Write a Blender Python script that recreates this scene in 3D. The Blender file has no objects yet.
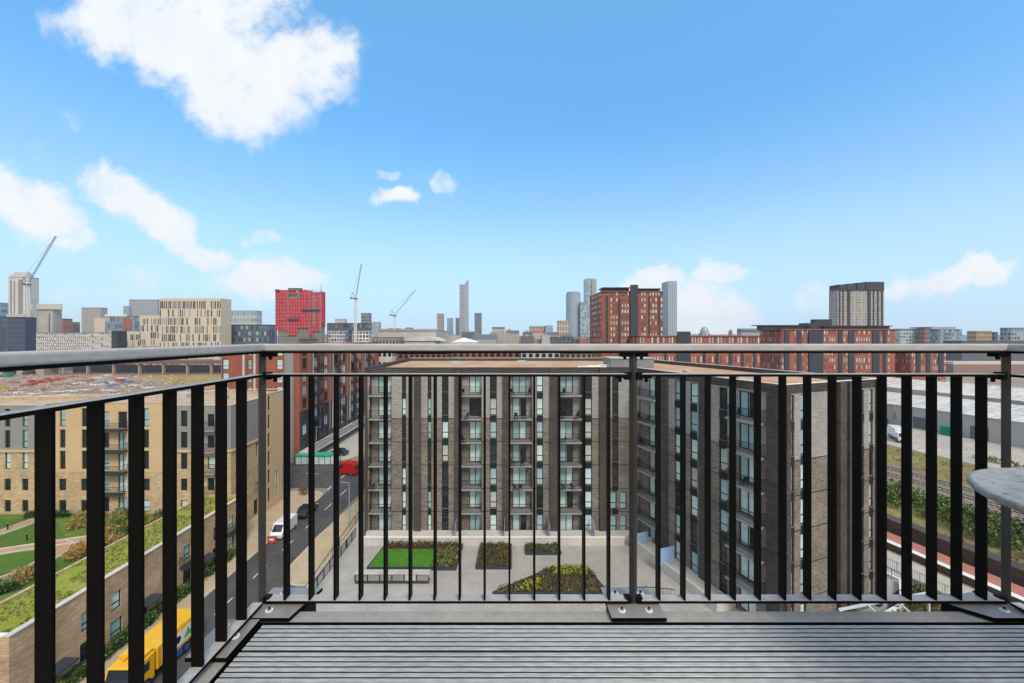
import bpy, bmesh, math, random
from mathutils import Vector, Matrix, noise
random.seed(7)
R = math.radians
sc = bpy.context.scene
col = sc.collection

# ------------------------------------------------------------------ camera
EYE = 25.6            # metres above the courtyard (z = 0); the street is at z = -3
F = 390.0             # focal length in pixels of the 1024 px wide picture
HX, HY = 508.0, 336.0
cd = bpy.data.cameras.new("camera"); cam = bpy.data.objects.new("camera", cd); col.objects.link(cam)
cd.sensor_width = 36; cd.lens = F/1024*36; cd.clip_start = 0.05; cd.clip_end = 30000
cam.location = (0, 0, EYE); cam.rotation_euler = (R(90), 0, 0)
cd.shift_x = (512-HX)/1024; cd.shift_y = (HY-341.5)/1024      # the photograph is levelled: verticals stay vertical
sc.camera = cam

# ------------------------------------------------------------------ view
sc.view_settings.view_transform = 'Standard'; sc.view_settings.look = 'None'
sc.view_settings.exposure = 0.0; sc.view_settings.gamma = 1.0
sc.view_settings.use_curve_mapping = False
sc.cycles.max_bounces = 6; sc.cycles.diffuse_bounces = 3; sc.cycles.glossy_bounces = 3
sc.cycles.transparent_max_bounces = 8; sc.cycles.volume_bounces = 1; sc.cycles.caustics_reflective = False; sc.cycles.caustics_refractive = False

# ------------------------------------------------------------------ sun and sky
SUN_EL, SUN_AZ = 46.0, 156.0      # azimuth clockwise from +Y: behind the camera, to the right
sd = bpy.data.lights.new("sun", 'SUN'); sd.energy = 2.7; sd.angle = R(18); sd.color = (1.0, .90, .78)
sun = bpy.data.objects.new("sun", sd); col.objects.link(sun); sun.location = (0, -20, 80)
sdir = Vector((math.sin(R(SUN_AZ))*math.cos(R(SUN_EL)), math.cos(R(SUN_AZ))*math.cos(R(SUN_EL)), math.sin(R(SUN_EL))))
sun.rotation_euler = (-sdir).to_track_quat('-Z', 'Y').to_euler()

world = bpy.data.worlds.new("World"); sc.world = world; world.use_nodes = True
wt = world.node_tree; wt.nodes.clear()
def WN(t, **k):
    n = wt.nodes.new(t)
    for a, b in k.items(): setattr(n, a, b)
    return n
def WL(a, b): wt.links.new(a, b)
SKY = 0.15
out = WN('ShaderNodeOutputWorld'); bg = WN('ShaderNodeBackground'); bg.inputs[1].default_value = SKY
sky = WN('ShaderNodeTexSky', sky_type='NISHITA', sun_disc=False)
sky.sun_elevation = R(SUN_EL); sky.sun_rotation = R(SUN_AZ); sky.altitude = 30
sky.air_density = 1.0; sky.dust_density = 0.6; sky.ozone_density = 1.6
hsv = WN('ShaderNodeHueSaturation'); hsv.inputs['Saturation'].default_value = 1.0; hsv.inputs['Value'].default_value = 1.0
WL(sky.outputs[0], hsv.inputs['Color'])
tc = WN('ShaderNodeTexCoord'); sx = WN('ShaderNodeSeparateXYZ'); WL(tc.outputs['Generated'], sx.inputs[0])
ym = WN('ShaderNodeMath', operation='MAXIMUM'); WL(sx.outputs[1], ym.inputs[0]); ym.inputs[1].default_value = 0.02
du = WN('ShaderNodeMath', operation='DIVIDE'); WL(sx.outputs[0], du.inputs[0]); WL(ym.outputs[0], du.inputs[1])
dv = WN('ShaderNodeMath', operation='DIVIDE'); WL(sx.outputs[2], dv.inputs[0]); WL(ym.outputs[0], dv.inputs[1])
uv = WN('ShaderNodeCombineXYZ'); WL(du.outputs[0], uv.inputs[0]); WL(dv.outputs[0], uv.inputs[1])
nz = WN('ShaderNodeTexNoise'); nz.inputs['Scale'].default_value = 7; nz.inputs['Detail'].default_value = 8; nz.inputs['Roughness'].default_value = .55
WL(uv.outputs[0], nz.inputs['Vector'])
off = WN('ShaderNodeVectorMath', operation='SUBTRACT'); WL(nz.outputs['Color'], off.inputs[0]); off.inputs[1].default_value = (.5, .5, .5)
ofs = WN('ShaderNodeVectorMath', operation='SCALE'); WL(off.outputs[0], ofs.inputs[0]); ofs.inputs['Scale'].default_value = .17
pw = WN('ShaderNodeVectorMath', operation='ADD'); WL(uv.outputs[0], pw.inputs[0]); WL(ofs.outputs[0], pw.inputs[1])
flat = WN('ShaderNodeVectorMath', operation='MULTIPLY'); WL(pw.outputs[0], flat.inputs[0]); flat.inputs[1].default_value = (1, 1, 0)
# each cloud: direction (as it lies in the sky ahead), half-width, half-height, tilt, strength
CLOUDS = [(120,22,72,44,-8,1), (190,45,105,52,-12,1.1), (240,85,75,55,-25,1), (305,60,60,46,0,1), (215,-10,90,50,0,1), (255,-70,150,60,5,.9),
          (30,208,70,36,-22,.95), (75,235,34,20,-25,.75), (-30,195,60,40,0,.9),
          (118,192,46,26,-20,.9), (158,222,56,28,-30,1), (205,252,44,18,-18,.8), (272,278,62,24,0,1), (262,240,22,11,0,.55), (180,278,90,16,0,.35),
          (398,192,28,13,-8,1), (447,180,17,12,-25,.6), (386,166,17,8,0,.6), (425,172,12,7,0,.35),
          (655,286,42,18,0,.9), (700,318,64,38,-15,1.05), (650,318,52,34,0,1), (722,278,34,14,5,.8), (560,328,60,14,0,.45),
          (950,278,50,18,6,.9), (988,266,34,17,8,1), (912,284,34,17,0,.75), (820,302,26,20,0,.5), (30,150,20,8,0,.3), (75,116,20,10,-20,.3),
          (300,325,120,16,0,.4), (100,300,120,20,0,.35)]
prev = None
for (px, py, a, b, rot, s) in CLOUDS:
    m = WN('ShaderNodeMapping', vector_type='TEXTURE'); WL(flat.outputs[0], m.inputs['Vector'])
    m.inputs['Location'].default_value = ((px-HX)/F, (HY-py)/F, 0)
    m.inputs['Rotation'].default_value = (0, 0, R(rot)); m.inputs['Scale'].default_value = (a/F*1.17, b/F*1.17, 1)
    l = WN('ShaderNodeVectorMath', operation='LENGTH'); WL(m.outputs[0], l.inputs[0])
    mr = WN('ShaderNodeMapRange', interpolation_type='SMOOTHSTEP'); WL(l.outputs['Value'], mr.inputs[0])
    mr.inputs[1].default_value = 0.35; mr.inputs[2].default_value = 1.15; mr.inputs[3].default_value = s; mr.inputs[4].default_value = 0
    if prev is None: prev = mr.outputs[0]
    else:
        mx = WN('ShaderNodeMath', operation='MAXIMUM'); WL(prev, mx.inputs[0]); WL(mr.outputs[0], mx.inputs[1]); prev = mx.outputs[0]
fb = WN('ShaderNodeTexNoise'); fb.inputs['Scale'].default_value = 11; fb.inputs['Detail'].default_value = 12; fb.inputs['Roughness'].default_value = .66
WL(uv.outputs[0], fb.inputs['Vector'])
f1 = WN('ShaderNodeMath', operation='MULTIPLY_ADD'); WL(fb.outputs[0], f1.inputs[0]); f1.inputs[1].default_value = 1.5; f1.inputs[2].default_value = -.74
f2 = WN('ShaderNodeMath', operation='ADD'); WL(prev, f2.inputs[0]); WL(f1.outputs[0], f2.inputs[1])
cm = WN('ShaderNodeMapRange', interpolation_type='SMOOTHSTEP'); WL(f2.outputs[0], cm.inputs[0])
cm.inputs[1].default_value = .2; cm.inputs[2].default_value = 1.05
front = WN('ShaderNodeMapRange'); WL(sx.outputs[1], front.inputs[0]); front.inputs[1].default_value = .05; front.inputs[2].default_value = .2
cmm = WN('ShaderNodeMath', operation='MULTIPLY'); WL(cm.outputs[0], cmm.inputs[0]); WL(front.outputs[0], cmm.inputs[1])
# unseen bank of cloud, added behind and overhead to whiten the blue skylight
bk1 = WN('ShaderNodeMapRange', interpolation_type='SMOOTHSTEP'); WL(sx.outputs[1], bk1.inputs[0]); bk1.inputs[1].default_value = .12; bk1.inputs[2].default_value = -.3
bk2 = WN('ShaderNodeMapRange', interpolation_type='SMOOTHSTEP'); WL(sx.outputs[2], bk2.inputs[0]); bk2.inputs[1].default_value = .70; bk2.inputs[2].default_value = .86
bk = WN('ShaderNodeMath', operation='MAXIMUM'); WL(bk1.outputs[0], bk.inputs[0]); WL(bk2.outputs[0], bk.inputs[1])
bn = WN('ShaderNodeTexNoise'); bn.inputs['Scale'].default_value = 2.2; bn.inputs['Detail'].default_value = 6; WL(tc.outputs['Generated'], bn.inputs['Vector'])
bn2 = WN('ShaderNodeMapRange'); WL(bn.outputs[0], bn2.inputs[0]); bn2.inputs[1].default_value = .25; bn2.inputs[2].default_value = .5; bn2.inputs[3].default_value = .6
bkm = WN('ShaderNodeMath', operation='MULTIPLY'); WL(bk.outputs[0], bkm.inputs[0]); WL(bn2.outputs[0], bkm.inputs[1])
call = WN('ShaderNodeMath', operation='MAXIMUM'); WL(cmm.outputs[0], call.inputs[0]); WL(bkm.outputs[0], call.inputs[1])
# cloud body: sunlit white with faint grey-blue hollows
cs = WN('ShaderNodeMix', data_type='RGBA'); WL(nz.outputs[0], cs.inputs[0])
cs.inputs[6].default_value = (.80/SKY, .87/SKY, .95/SKY, 1); cs.inputs[7].default_value = (1.06/SKY, 1.06/SKY, 1.06/SKY, 1)
# whitish air low over the horizon (the real sky pales there)
el = WN('ShaderNodeMapRange', interpolation_type='SMOOTHSTEP'); WL(sx.outputs[2], el.inputs[0])
el.inputs[1].default_value = 0.02; el.inputs[2].default_value = .50; el.inputs[3].default_value = .88; el.inputs[4].default_value = 0
lowmix = WN('ShaderNodeMix', data_type='RGBA'); WL(el.outputs[0], lowmix.inputs[0]); clr = WN('ShaderNodeVectorMath', operation='MULTIPLY'); WL(hsv.outputs[0], clr.inputs[0]); 
gz = WN('ShaderNodeMapRange'); WL(sx.outputs[2], gz.inputs[0]); gz.inputs[1].default_value = .30; gz.inputs[2].default_value = .66
gm = WN('ShaderNodeMix', data_type='RGBA'); WL(gz.outputs[0], gm.inputs[0]); gm.inputs[6].default_value = (.66, 1.30, 1.62, 1); gm.inputs[7].default_value = (1.2, 2.15, 2.25, 1)
WL(gm.outputs[2], clr.inputs[1]); WL(clr.outputs[0], lowmix.inputs[6])
lowmix.inputs[7].default_value = (.62/SKY, .84/SKY, 1.02/SKY, 1)
mixc = WN('ShaderNodeMix', data_type='RGBA'); WL(call.outputs[0], mixc.inputs[0]); WL(lowmix.outputs[2], mixc.inputs[6]); WL(cs.outputs[2], mixc.inputs[7])
WL(mixc.outputs[2], bg.inputs[0]); WL(bg.outputs[0], out.inputs[0])

# ------------------------------------------------------------------ materials
MATS = {}
def nodes(name):
    m = bpy.data.materials.new(name); m.use_nodes = True
    return m, m.node_tree, m.node_tree.nodes['Principled BSDF']
def mat(name, c, rough=.8, metal=0, var=.12, scale=.6, fine=0, spec=.35, bump=0, stretch=None, coat=0):
    """plain stuff with large soft and small hard unevenness"""
    if name in MATS: return MATS[name]
    m, t, p = nodes(name)
    p.inputs['Roughness'].default_value = rough; p.inputs['Metallic'].default_value = metal
    p.inputs['Specular IOR Level'].default_value = spec; p.inputs['Coat Weight'].default_value = coat
    tcn = t.nodes.new('ShaderNodeTexCoord'); v = tcn.outputs['Object']
    if stretch:
        mp = t.nodes.new('ShaderNodeMapping'); mp.inputs['Scale'].default_value = stretch; t.links.new(v, mp.inputs[0]); v = mp.outputs[0]
    n = t.nodes.new('ShaderNodeTexNoise'); n.inputs['Scale'].default_value = scale; n.inputs['Detail'].default_value = 6; n.inputs['Roughness'].default_value = .65
    t.links.new(v, n.inputs['Vector'])
    mr = t.nodes.new('ShaderNodeMapRange'); t.links.new(n.outputs[0], mr.inputs[0])
    mr.inputs[1].default_value = .3; mr.inputs[2].default_value = .7; mr.inputs[3].default_value = 1-var; mr.inputs[4].default_value = 1+var
    src = mr.outputs[0]
    if fine:
        n2 = t.nodes.new('ShaderNodeTexNoise'); n2.inputs['Scale'].default_value = fine; n2.inputs['Detail'].default_value = 3
        t.links.new(v, n2.inputs['Vector'])
        m2 = t.nodes.new('ShaderNodeMapRange'); t.links.new(n2.outputs[0], m2.inputs[0])
        m2.inputs[1].default_value = .3; m2.inputs[2].default_value = .7; m2.inputs[3].default_value = 1-var; m2.inputs[4].default_value = 1+var
        mm = t.nodes.new('ShaderNodeMath'); mm.operation = 'MULTIPLY'; t.links.new(src, mm.inputs[0]); t.links.new(m2.outputs[0], mm.inputs[1]); src = mm.outputs[0]
    vm = t.nodes.new('ShaderNodeVectorMath'); vm.operation = 'SCALE'; vm.inputs[0].default_value = c; t.links.new(src, vm.inputs['Scale'])
    t.links.new(vm.outputs[0], p.inputs['Base Color'])
    if bump:
        b = t.nodes.new('ShaderNodeBump'); b.inputs['Strength'].default_value = bump; b.inputs['Distance'].default_value = .02
        t.links.new((n2 if fine else n).outputs[0], b.inputs['Height']); t.links.new(b.outputs[0], p.inputs['Normal'])
    MATS[name] = m; return m
def mix2(name, c1, c2, scale=1.0, rough=.9, lo=.42, hi=.58, fine=12, detail=8, metal=0, spec=.3, stretch=None):
    """two colours in natural patches"""
    m, t, p = nodes(name); p.inputs['Roughness'].default_value = rough; p.inputs['Metallic'].default_value = metal; p.inputs['Specular IOR Level'].default_value = spec
    tcn = t.nodes.new('ShaderNodeTexCoord'); v = tcn.outputs['Object']
    if stretch:
        mp = t.nodes.new('ShaderNodeMapping'); mp.inputs['Scale'].default_value = stretch; t.links.new(v, mp.inputs[0]); v = mp.outputs[0]
    n = t.nodes.new('ShaderNodeTexNoise'); n.inputs['Scale'].default_value = scale; n.inputs['Detail'].default_value = detail; n.inputs['Roughness'].default_value = .7
    t.links.new(v, n.inputs['Vector'])
    mr = t.nodes.new('ShaderNodeMapRange'); t.links.new(n.outputs[0], mr.inputs[0]); mr.inputs[1].default_value = lo; mr.inputs[2].default_value = hi
    mx = t.nodes.new('ShaderNodeMix'); mx.data_type = 'RGBA'; t.links.new(mr.outputs[0], mx.inputs[0])
    mx.inputs[6].default_value = (*c1, 1); mx.inputs[7].default_value = (*c2, 1)
    n2 = t.nodes.new('ShaderNodeTexNoise'); n2.inputs['Scale'].default_value = fine; n2.inputs['Detail'].default_value = 4; t.links.new(v, n2.inputs['Vector'])
    m2 = t.nodes.new('ShaderNodeMapRange'); t.links.new(n2.outputs[0], m2.inputs[0]); m2.inputs[1].default_value = .3; m2.inputs[2].default_value = .7; m2.inputs[3].default_value = .78; m2.inputs[4].default_value = 1.22
    vm = t.nodes.new('ShaderNodeVectorMath'); vm.operation = 'SCALE'; t.links.new(mx.outputs[2], vm.inputs[0]); t.links.new(m2.outputs[0], vm.inputs['Scale'])
    t.links.new(vm.outputs[0], p.inputs['Base Color']); MATS[name] = m; return m
def brick(name, c1, c2, mortar, bw=.24, bh=.085, rough=.9, var=.2, patch=.35, msize=.012):
    m, t, p = nodes(name); p.inputs['Roughness'].default_value = rough; p.inputs['Specular IOR Level'].default_value = .25
    tcn = t.nodes.new('ShaderNodeTexCoord'); s = t.nodes.new('ShaderNodeSeparateXYZ'); t.links.new(tcn.outputs['Object'], s.inputs[0])
    a = t.nodes.new('ShaderNodeMath'); a.operation = 'MULTIPLY_ADD'; t.links.new(s.outputs[1], a.inputs[0]); a.inputs[1].default_value = 1.03; t.links.new(s.outputs[0], a.inputs[2])
    cb = t.nodes.new('ShaderNodeCombineXYZ'); t.links.new(a.outputs[0], cb.inputs[0]); t.links.new(s.outputs[2], cb.inputs[1])
    bt = t.nodes.new('ShaderNodeTexBrick'); t.links.new(cb.outputs[0], bt.inputs['Vector'])
    bt.inputs['Color1'].default_value = (*c1, 1); bt.inputs['Color2'].default_value = (*c2, 1); bt.inputs['Mortar'].default_value = (*mortar, 1)
    bt.inputs['Scale'].default_value = 1; bt.inputs['Mortar Size'].default_value = msize; bt.inputs['Brick Width'].default_value = bw; bt.inputs['Row Height'].default_value = bh
    bt.inputs['Bias'].default_value = 0
    n = t.nodes.new('ShaderNodeTexNoise'); n.inputs['Scale'].default_value = patch; n.inputs['Detail'].default_value = 7; n.inputs['Roughness'].default_value = .7
    t.links.new(tcn.outputs['Object'], n.inputs['Vector'])
    mr = t.nodes.new('ShaderNodeMapRange'); t.links.new(n.outputs[0], mr.inputs[0]); mr.inputs[1].default_value = .3; mr.inputs[2].default_value = .7; mr.inputs[3].default_value = 1-var; mr.inputs[4].default_value = 1+var
    vm = t.nodes.new('ShaderNodeVectorMath'); vm.operation = 'SCALE'; t.links.new(bt.outputs[0], vm.inputs[0]); t.links.new(mr.outputs[0], vm.inputs['Scale'])
    t.links.new(vm.outputs[0], p.inputs['Base Color']); MATS[name] = m; return m

mat('black_metal', (.004, .0038, .0037), .5, .0, .2, 3, spec=.08)
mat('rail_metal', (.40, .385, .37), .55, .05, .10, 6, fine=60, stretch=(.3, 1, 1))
mat('beam_metal', (.37, .355, .34), .5, .15, .10, 3, fine=40)
mat('plate_metal', (.30, .29, .285), .42, .3, .08, 5)
mat('bolt_metal', (.80, .79, .76), .5, 0, .05, 20)
mix2('deck_metal', (.31, .32, .322), (.40, .41, .412), 3.5, .38, .35, .65, fine=60, metal=.0, spec=.4, stretch=(.35, 2, 1))
mat('groove', (.02, .02, .022), .7)
mix2('table_metal', (.27, .27, .265), (.20, .20, .195), 7, .42, .4, .65, fine=45, metal=.0, spec=.3)
mat('post_metal', (.045, .043, .042), .4, .2, .1, 4, spec=.3)
mat('table_stain', (.05, .055, .06), .4)
brick('dark_brick', (.04, .035, .031), (.085, .07, .06), (.075, .066, .06), .5, .17, var=.3, msize=.03)
brick('brown_brick', (.11, .093, .08), (.235, .192, .158), (.19, .172, .155), .5, .17, var=.25, msize=.03)
brick('grey_brick', (.285, .27, .255), (.375, .36, .345), (.235, .225, .215), .6, .2, var=.1, msize=.03)
brick('beige_brick', (.40, .29, .165), (.56, .425, .265), (.34, .26, .18), .5, .17, var=.2)
brick('stone_brick', (.38, .275, .165), (.56, .42, .26), (.28, .21, .14), .45, .15, var=.28, msize=.02)
mat('tan_panel', (.55, .395, .235), .8, var=.07, scale=.4, fine=4)
mat('grey_panel', (.255, .25, .245), .6, var=.08, scale=.5)
brick('red_brick', (.225, .062, .036), (.31, .098, .06), (.25, .12, .09), .3, .1, var=.2)
brick('bright_brick', (.25, .075, .045), (.33, .11, .07), (.3, .12, .09), .3, .1, var=.16)
mat('charcoal_clad', (.035, .042, .058), .55, var=.12)
mat('navy_clad', (.010, .013, .018), .5, var=.12)
mat('frame_dark', (.012, .014, .017), .4)
mat('frame_white', (.7, .71, .7), .5)
mat('white_trim', (.72, .70, .67), .7, var=.06)
mat('pale_stone', (.52, .49, .45), .85, var=.1, fine=6)
mat('slab_grey', (.42, .43, .42), .7, var=.08); mat('balcony_slab', (.25, .255, .25), .8, var=.15)
def glass(name, c, rough=.06):
    mat(name, c, rough, 0, .22, .9, spec=.6)
glass('glass_pale', (.52, .68, .67)); glass('glass_mid', (.30, .45, .455)); glass('glass_dark', (.015, .024, .028)); glass('glass_blue', (.09, .15, .21))
glass('glass_cream', (.42, .45, .42)); glass('glass_far', (.05, .06, .075), .15)
GL = ['glass_pale']*6 + ['glass_mid']*3 + ['glass_dark'] + ['glass_cream']
mix2('roof_moss', (.45, .235, .12), (.50, .36, .24), .35, .95, .42, .6, fine=4)
mix2('roof_beige', (.47, .37, .27), (.40, .30, .21), .35, .95, fine=4)
mat('roof_grey', (.33, .33, .33), .85, fine=3)
mat('plant_grey', (.20, .235, .22), .6)
mix2('paving', (.31, .295, .27), (.385, .37, .345), .35, .85, .36, .62, fine=7)
mix2('pavement_tan', (.42, .335, .215), (.47, .385, .265), .6, .9, fine=7)
mix2('plaza_stone', (.46, .42, .36), (.40, .37, .32), .3, .9, fine=6)
mix2('asphalt', (.062, .061, .062), (.092, .09, .089), .35, .85, .4, .62, fine=9)
mat('road_paint', (.72, .72, .69), .7, var=.15, fine=8)
mix2('lawn', (.042, .165, .012), (.062, .20, .016), 1.2, .95, fine=25)
mix2('lawn_garden', (.055, .135, .016), (.085, .15, .022), .9, .95, fine=18)
mix2('lawn_old', (.085, .16, .022), (.13, .20, .035), .8, .95, fine=14)
mix2('sedum', (.20, .26, .025), (.30, .28, .06), .9, .95, .38, .62, fine=8)
mix2('soil', (.055, .036, .022), (.11, .07, .042), 1.6, .95, fine=16)
mix2('path_gravel', (.42, .29, .18), (.36, .25, .16), .8, .95, fine=14)
for nm, c in {'leaf_dark': (.018, .05, .014), 'leaf_mid': (.045, .10, .02), 'leaf_light': (.14, .21, .03), 'leaf_yellow': (.36, .36, .03),
              'leaf_rust': (.14, .055, .025), 'leaf_straw': (.36, .25, .08), 'leaf_orange': (.40, .21, .045), 'leaf_olive': (.15, .145, .04), 'leaf_grey': (.10, .105, .085)}.items():
    mat(nm, c, .75, var=.25, scale=3)
mix2('rough_ground', (.225, .18, .13), (.30, .255, .20), .02, .95, .35, .65, fine=.25)
mix2('rubble', (.36, .255, .19), (.25, .185, .145), .05, .95, .35, .65, fine=.5)
mix2('yellow_grass', (.36, .245, .075), (.27, .22, .08), .08, .95, fine=.8)
mix2('track_grass', (.235, .215, .065), (.165, .125, .07), .16, .95, .38, .62, fine=1.5)
mix2('ballast', (.25, .205, .17), (.17, .14, .12), .6, .95, fine=6)
mat('sleeper', (.30, .27, .24), .9, fine=5); mat('rail_steel', (.10, .075, .06), .45, .6)
mix2('yard_concrete', (.43, .395, .34), (.36, .335, .29), .1, .9, fine=1.5)
mat('platform_red', (.40, .165, .125), .9, fine=6)
brick('wall_old', (.075, .05, .04), (.12, .08, .065), (.07, .06, .055), .3, .1, var=.35)
mix2('shed_roof', (.58, .56, .525), (.42, .40, .37), .12, .8, .38, .66, fine=.9)
mat('shed_wall', (.40, .39, .375), .7, var=.1, stretch=(1, 1, .1))
mat('hill', (.16, .19, .20), .95, var=.2, scale=.004)
mat('teal_metal', (.01, .26, .19), .5); mat('green_roof_paint', (.03, .36, .21), .45)
mat('van_red', (.50, .008, .012), .25, coat=.6); mat('car_black', (.012, .012, .014), .18, coat=.8); mat('van_white', (.75, .76, .77), .3, coat=.5)
mat('truck_yellow', (.72, .40, .008), .4, coat=.3); mat('truck_blue', (.02, .10, .36), .4); mat('logo_green', (.10, .42, .04), .5)
mat('tyre', (.012, .012, .012), .85); mat('wheel_rim', (.45, .45, .46), .3, .8); mat('lamp_glass', (.7, .7, .66), .1); mat('lamp_red', (.5, .01, .01), .2)
mat('windscreen', (.02, .03, .04), .05, spec=.6)
mat('scaffold_red', (.60, .02, .05), .8, var=.3, scale=.35, fine=1.2); mat('scaffold_pole', (.30, .27, .25), .5, .4); mat('scaffold_deck', (.06, .07, .11), .8)
mat('concrete', (.40, .385, .36), .9, var=.15, scale=.08, fine=1); mat('concrete_dark', (.24, .235, .23), .9, var=.15)
mat('cream_clad', (.56, .49, .375), .8, var=.05); mat('brown_glass', (.085, .065, .06), .25, var=.3, scale=.3)
mat('blue_clad', (.045, .055, .105), .5, var=.2, stretch=(.1, .1, 2)); mat('steel_grey', (.30, .33, .37), .5); mat('teal_pale', (.42, .47, .47), .5)
mat('city_pale', (.42, .40, .37), .9); mat('city_brown', (.25, .17, .14), .9); mat('city_grey', (.28, .28, .29), .9); mat('city_slate', (.11, .12, .14), .8); mat('city_red', (.30, .12, .09), .9)
mat('tower_grey', (.30, .315, .32), .6); mat('tower_glass', (.20, .26, .31), .25, var=.2, scale=.05); mat('tower_blue', (.26, .34, .42), .25, var=.15)
mat('stone_beige', (.345, .33, .31), .9); mat('concrete_pale', (.50, .50, .475), .9, var=.15, scale=.08, fine=1); mat('crane_white', (.68, .68, .66), .5); mat('crane_dark', (.08, .09, .10), .6)
mat('screen_blue', (.30, .45, .68), .15, var=.1); mat('pipe_blue', (.52, .60, .68), .4)
mat('stack_red', (.40, .07, .065), .7); mat('stack_blue', (.10, .22, .42), .7); mat('stack_white', (.66, .65, .62), .7); mat('stack_brown', (.28, .17, .11), .8); mat('stack_green', (.02, .24, .17), .7); mat('stack_yellow', (.55, .36, .05), .7)
mat('viaduct_stone', (.33, .27, .225), .9, fine=1); mat('viaduct_iron', (.17, .105, .10), .7); mat('arch_dark', (.03, .032, .04), .8)

# ------------------------------------------------------------------ mesh helper
class MB:
    def __init__(s): s.v = []; s.f = []; s.m = []; s.mats = []
    def mi(s, m):
        if m not in s.mats: s.mats.append(m)
        return s.mats.index(m)
    def face(s, pts, m=None):
        k = len(s.v); s.v += [tuple(p) for p in pts]; s.f.append(tuple(range(k, k+len(pts)))); s.m.append(s.mi(m) if m else 0)
    def box(s, x0, x1, y0, y1, z0, z1, m=None):
        k = len(s.v); i = s.mi(m) if m else 0
        s.v += [(x0,y0,z0),(x1,y0,z0),(x1,y1,z0),(x0,y1,z0),(x0,y0,z1),(x1,y0,z1),(x1,y1,z1),(x0,y1,z1)]
        for q in ((0,3,2,1),(4,5,6,7),(0,1,5,4),(1,2,6,5),(2,3,7,6),(3,0,4,7)): s.f.append(tuple(k+j for j in q)); s.m.append(i)
        return s
    def bar(s, a, b, w, h=None, m=None, up=(0,0,1)):
        """a box-section bar from a to b"""
        a, b = Vector(a), Vector(b); d = (b-a).normalized(); u = Vector(up)
        if abs(d.dot(u)) > .98: u = Vector((1,0,0))
        x = d.cross(u).normalized()*(w/2); y = x.cross(d).normalized()*((h or w)/2)
        k = len(s.v); i = s.mi(m) if m else 0
        s.v += [tuple(p) for p in (a-x-y, a+x-y, a+x+y, a-x+y, b-x-y, b+x-y, b+x+y, b-x+y)]
        for q in ((0,1,2,3),(7,6,5,4),(0,4,5,1),(1,5,6,2),(2,6,7,3),(3,7,4,0)): s.f.append(tuple(k+j for j in q)); s.m.append(i)
        return s
    def prism(s, poly, z0, z1, m=None, mtop=None):
        n = len(poly); k = len(s.v); i = s.mi(m) if m else 0; j = s.mi(mtop) if mtop else i
        s.v += [(p[0], p[1], z0) for p in poly] + [(p[0], p[1], z1) for p in poly]
        s.f.append(tuple(k+q for q in range(n))[::-1]); s.m.append(i)
        s.f.append(tuple(k+n+q for q in range(n))); s.m.append(j)
        for q in range(n):
            r = (q+1) % n; s.f.append((k+q, k+r, k+n+r, k+n+q)); s.m.append(i)
        return s
    def cyl(s, c, r, z0, z1, n=16, m=None, r2=None):
        r2 = r if r2 is None else r2; k = len(s.v); i = s.mi(m) if m else 0
        for z, rr in ((z0, r), (z1, r2)):
            s.v += [(c[0]+rr*math.cos(2*math.pi*q/n), c[1]+rr*math.sin(2*math.pi*q/n), z) for q in range(n)]
        s.f.append(tuple(k+q for q in range(n))[::-1]); s.m.append(i); s.f.append(tuple(k+n+q for q in range(n))); s.m.append(i)
        for q in range(n):
            r_ = (q+1) % n; s.f.append((k+q, k+r_, k+n+r_, k+n+q)); s.m.append(i)
        return s
    def tube(s, a, b, r, n=10, m=None):
        a, b = Vector(a), Vector(b); d = (b-a).normalized(); u = Vector((0,0,1)) if abs(d.z) < .95 else Vector((1,0,0))
        x = d.cross(u).normalized(); y = x.cross(d).normalized(); k = len(s.v); i = s.mi(m) if m else 0
        for p in (a, b): s.v += [tuple(p + r*(x*math.cos(2*math.pi*q/n)+y*math.sin(2*math.pi*q/n))) for q in range(n)]
        s.f.append(tuple(k+q for q in range(n))); s.m.append(i); s.f.append(tuple(k+n+q for q in range(n))[::-1]); s.m.append(i)
        for q in range(n):
            r_ = (q+1) % n; s.f.append((k+r_, k+q, k+n+q, k+n+r_)); s.m.append(i)
        return s
    def mesh(s, name, material=None, smooth=False, bevel=0):
        me = bpy.data.meshes.new(name); me.from_pydata(s.v, [], s.f)
        if s.mats:
            for m in s.mats: me.materials.append(MATS[m])
            me.polygons.foreach_set('material_index', s.m)
        elif material: me.materials.append(MATS[material])
        if smooth: me.polygons.foreach_set('use_smooth', [True]*len(me.polygons))
        me.update(); return me
    def build(s, name, material=None, parent=None, smooth=False, loc=None, rz=0, bevel=0):
        return link(s.mesh(name, material, smooth), name, parent, loc, rz, bevel)
def link(me, name, parent=None, loc=None, rz=0, bevel=0):
    o = bpy.data.objects.new(name, me); col.objects.link(o)
    if parent: o.parent = parent
    if loc is not None: o.location = loc
    if rz: o.rotation_euler = (0, 0, rz)
    if bevel:
        b = o.modifiers.new('bevel', 'BEVEL'); b.width = bevel; b.segments = 2; b.limit_method = 'ANGLE'
    return o
def tag(o, label=None, cat=None, group=None, kind=None):
    if label: o['label'] = label
    if cat: o['category'] = cat
    if group: o['group'] = group
    if kind: o['kind'] = kind
    return o
def empty(name, loc=(0,0,0), rz=0, label=None, cat=None, group=None):
    o = bpy.data.objects.new(name, None); col.objects.link(o); o.location = loc; o.rotation_euler = (0,0,rz); o.empty_display_size = .3
    return tag(o, label, cat, group)
def copy_tree(o, parent=None):
    c = o.copy(); col.objects.link(c)
    if parent: c.parent = parent
    for ch in list(o.children): copy_tree(ch, c)
    return c
def structure(o): o['kind'] = 'structure'; return o
def stuff(o, label=None, cat=None): return tag(o, label, cat, None, 'stuff')
def PX(px, Y): return (px-HX)/F*Y
def PZ(py, Y): return EYE-(py-HY)/F*Y

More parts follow.
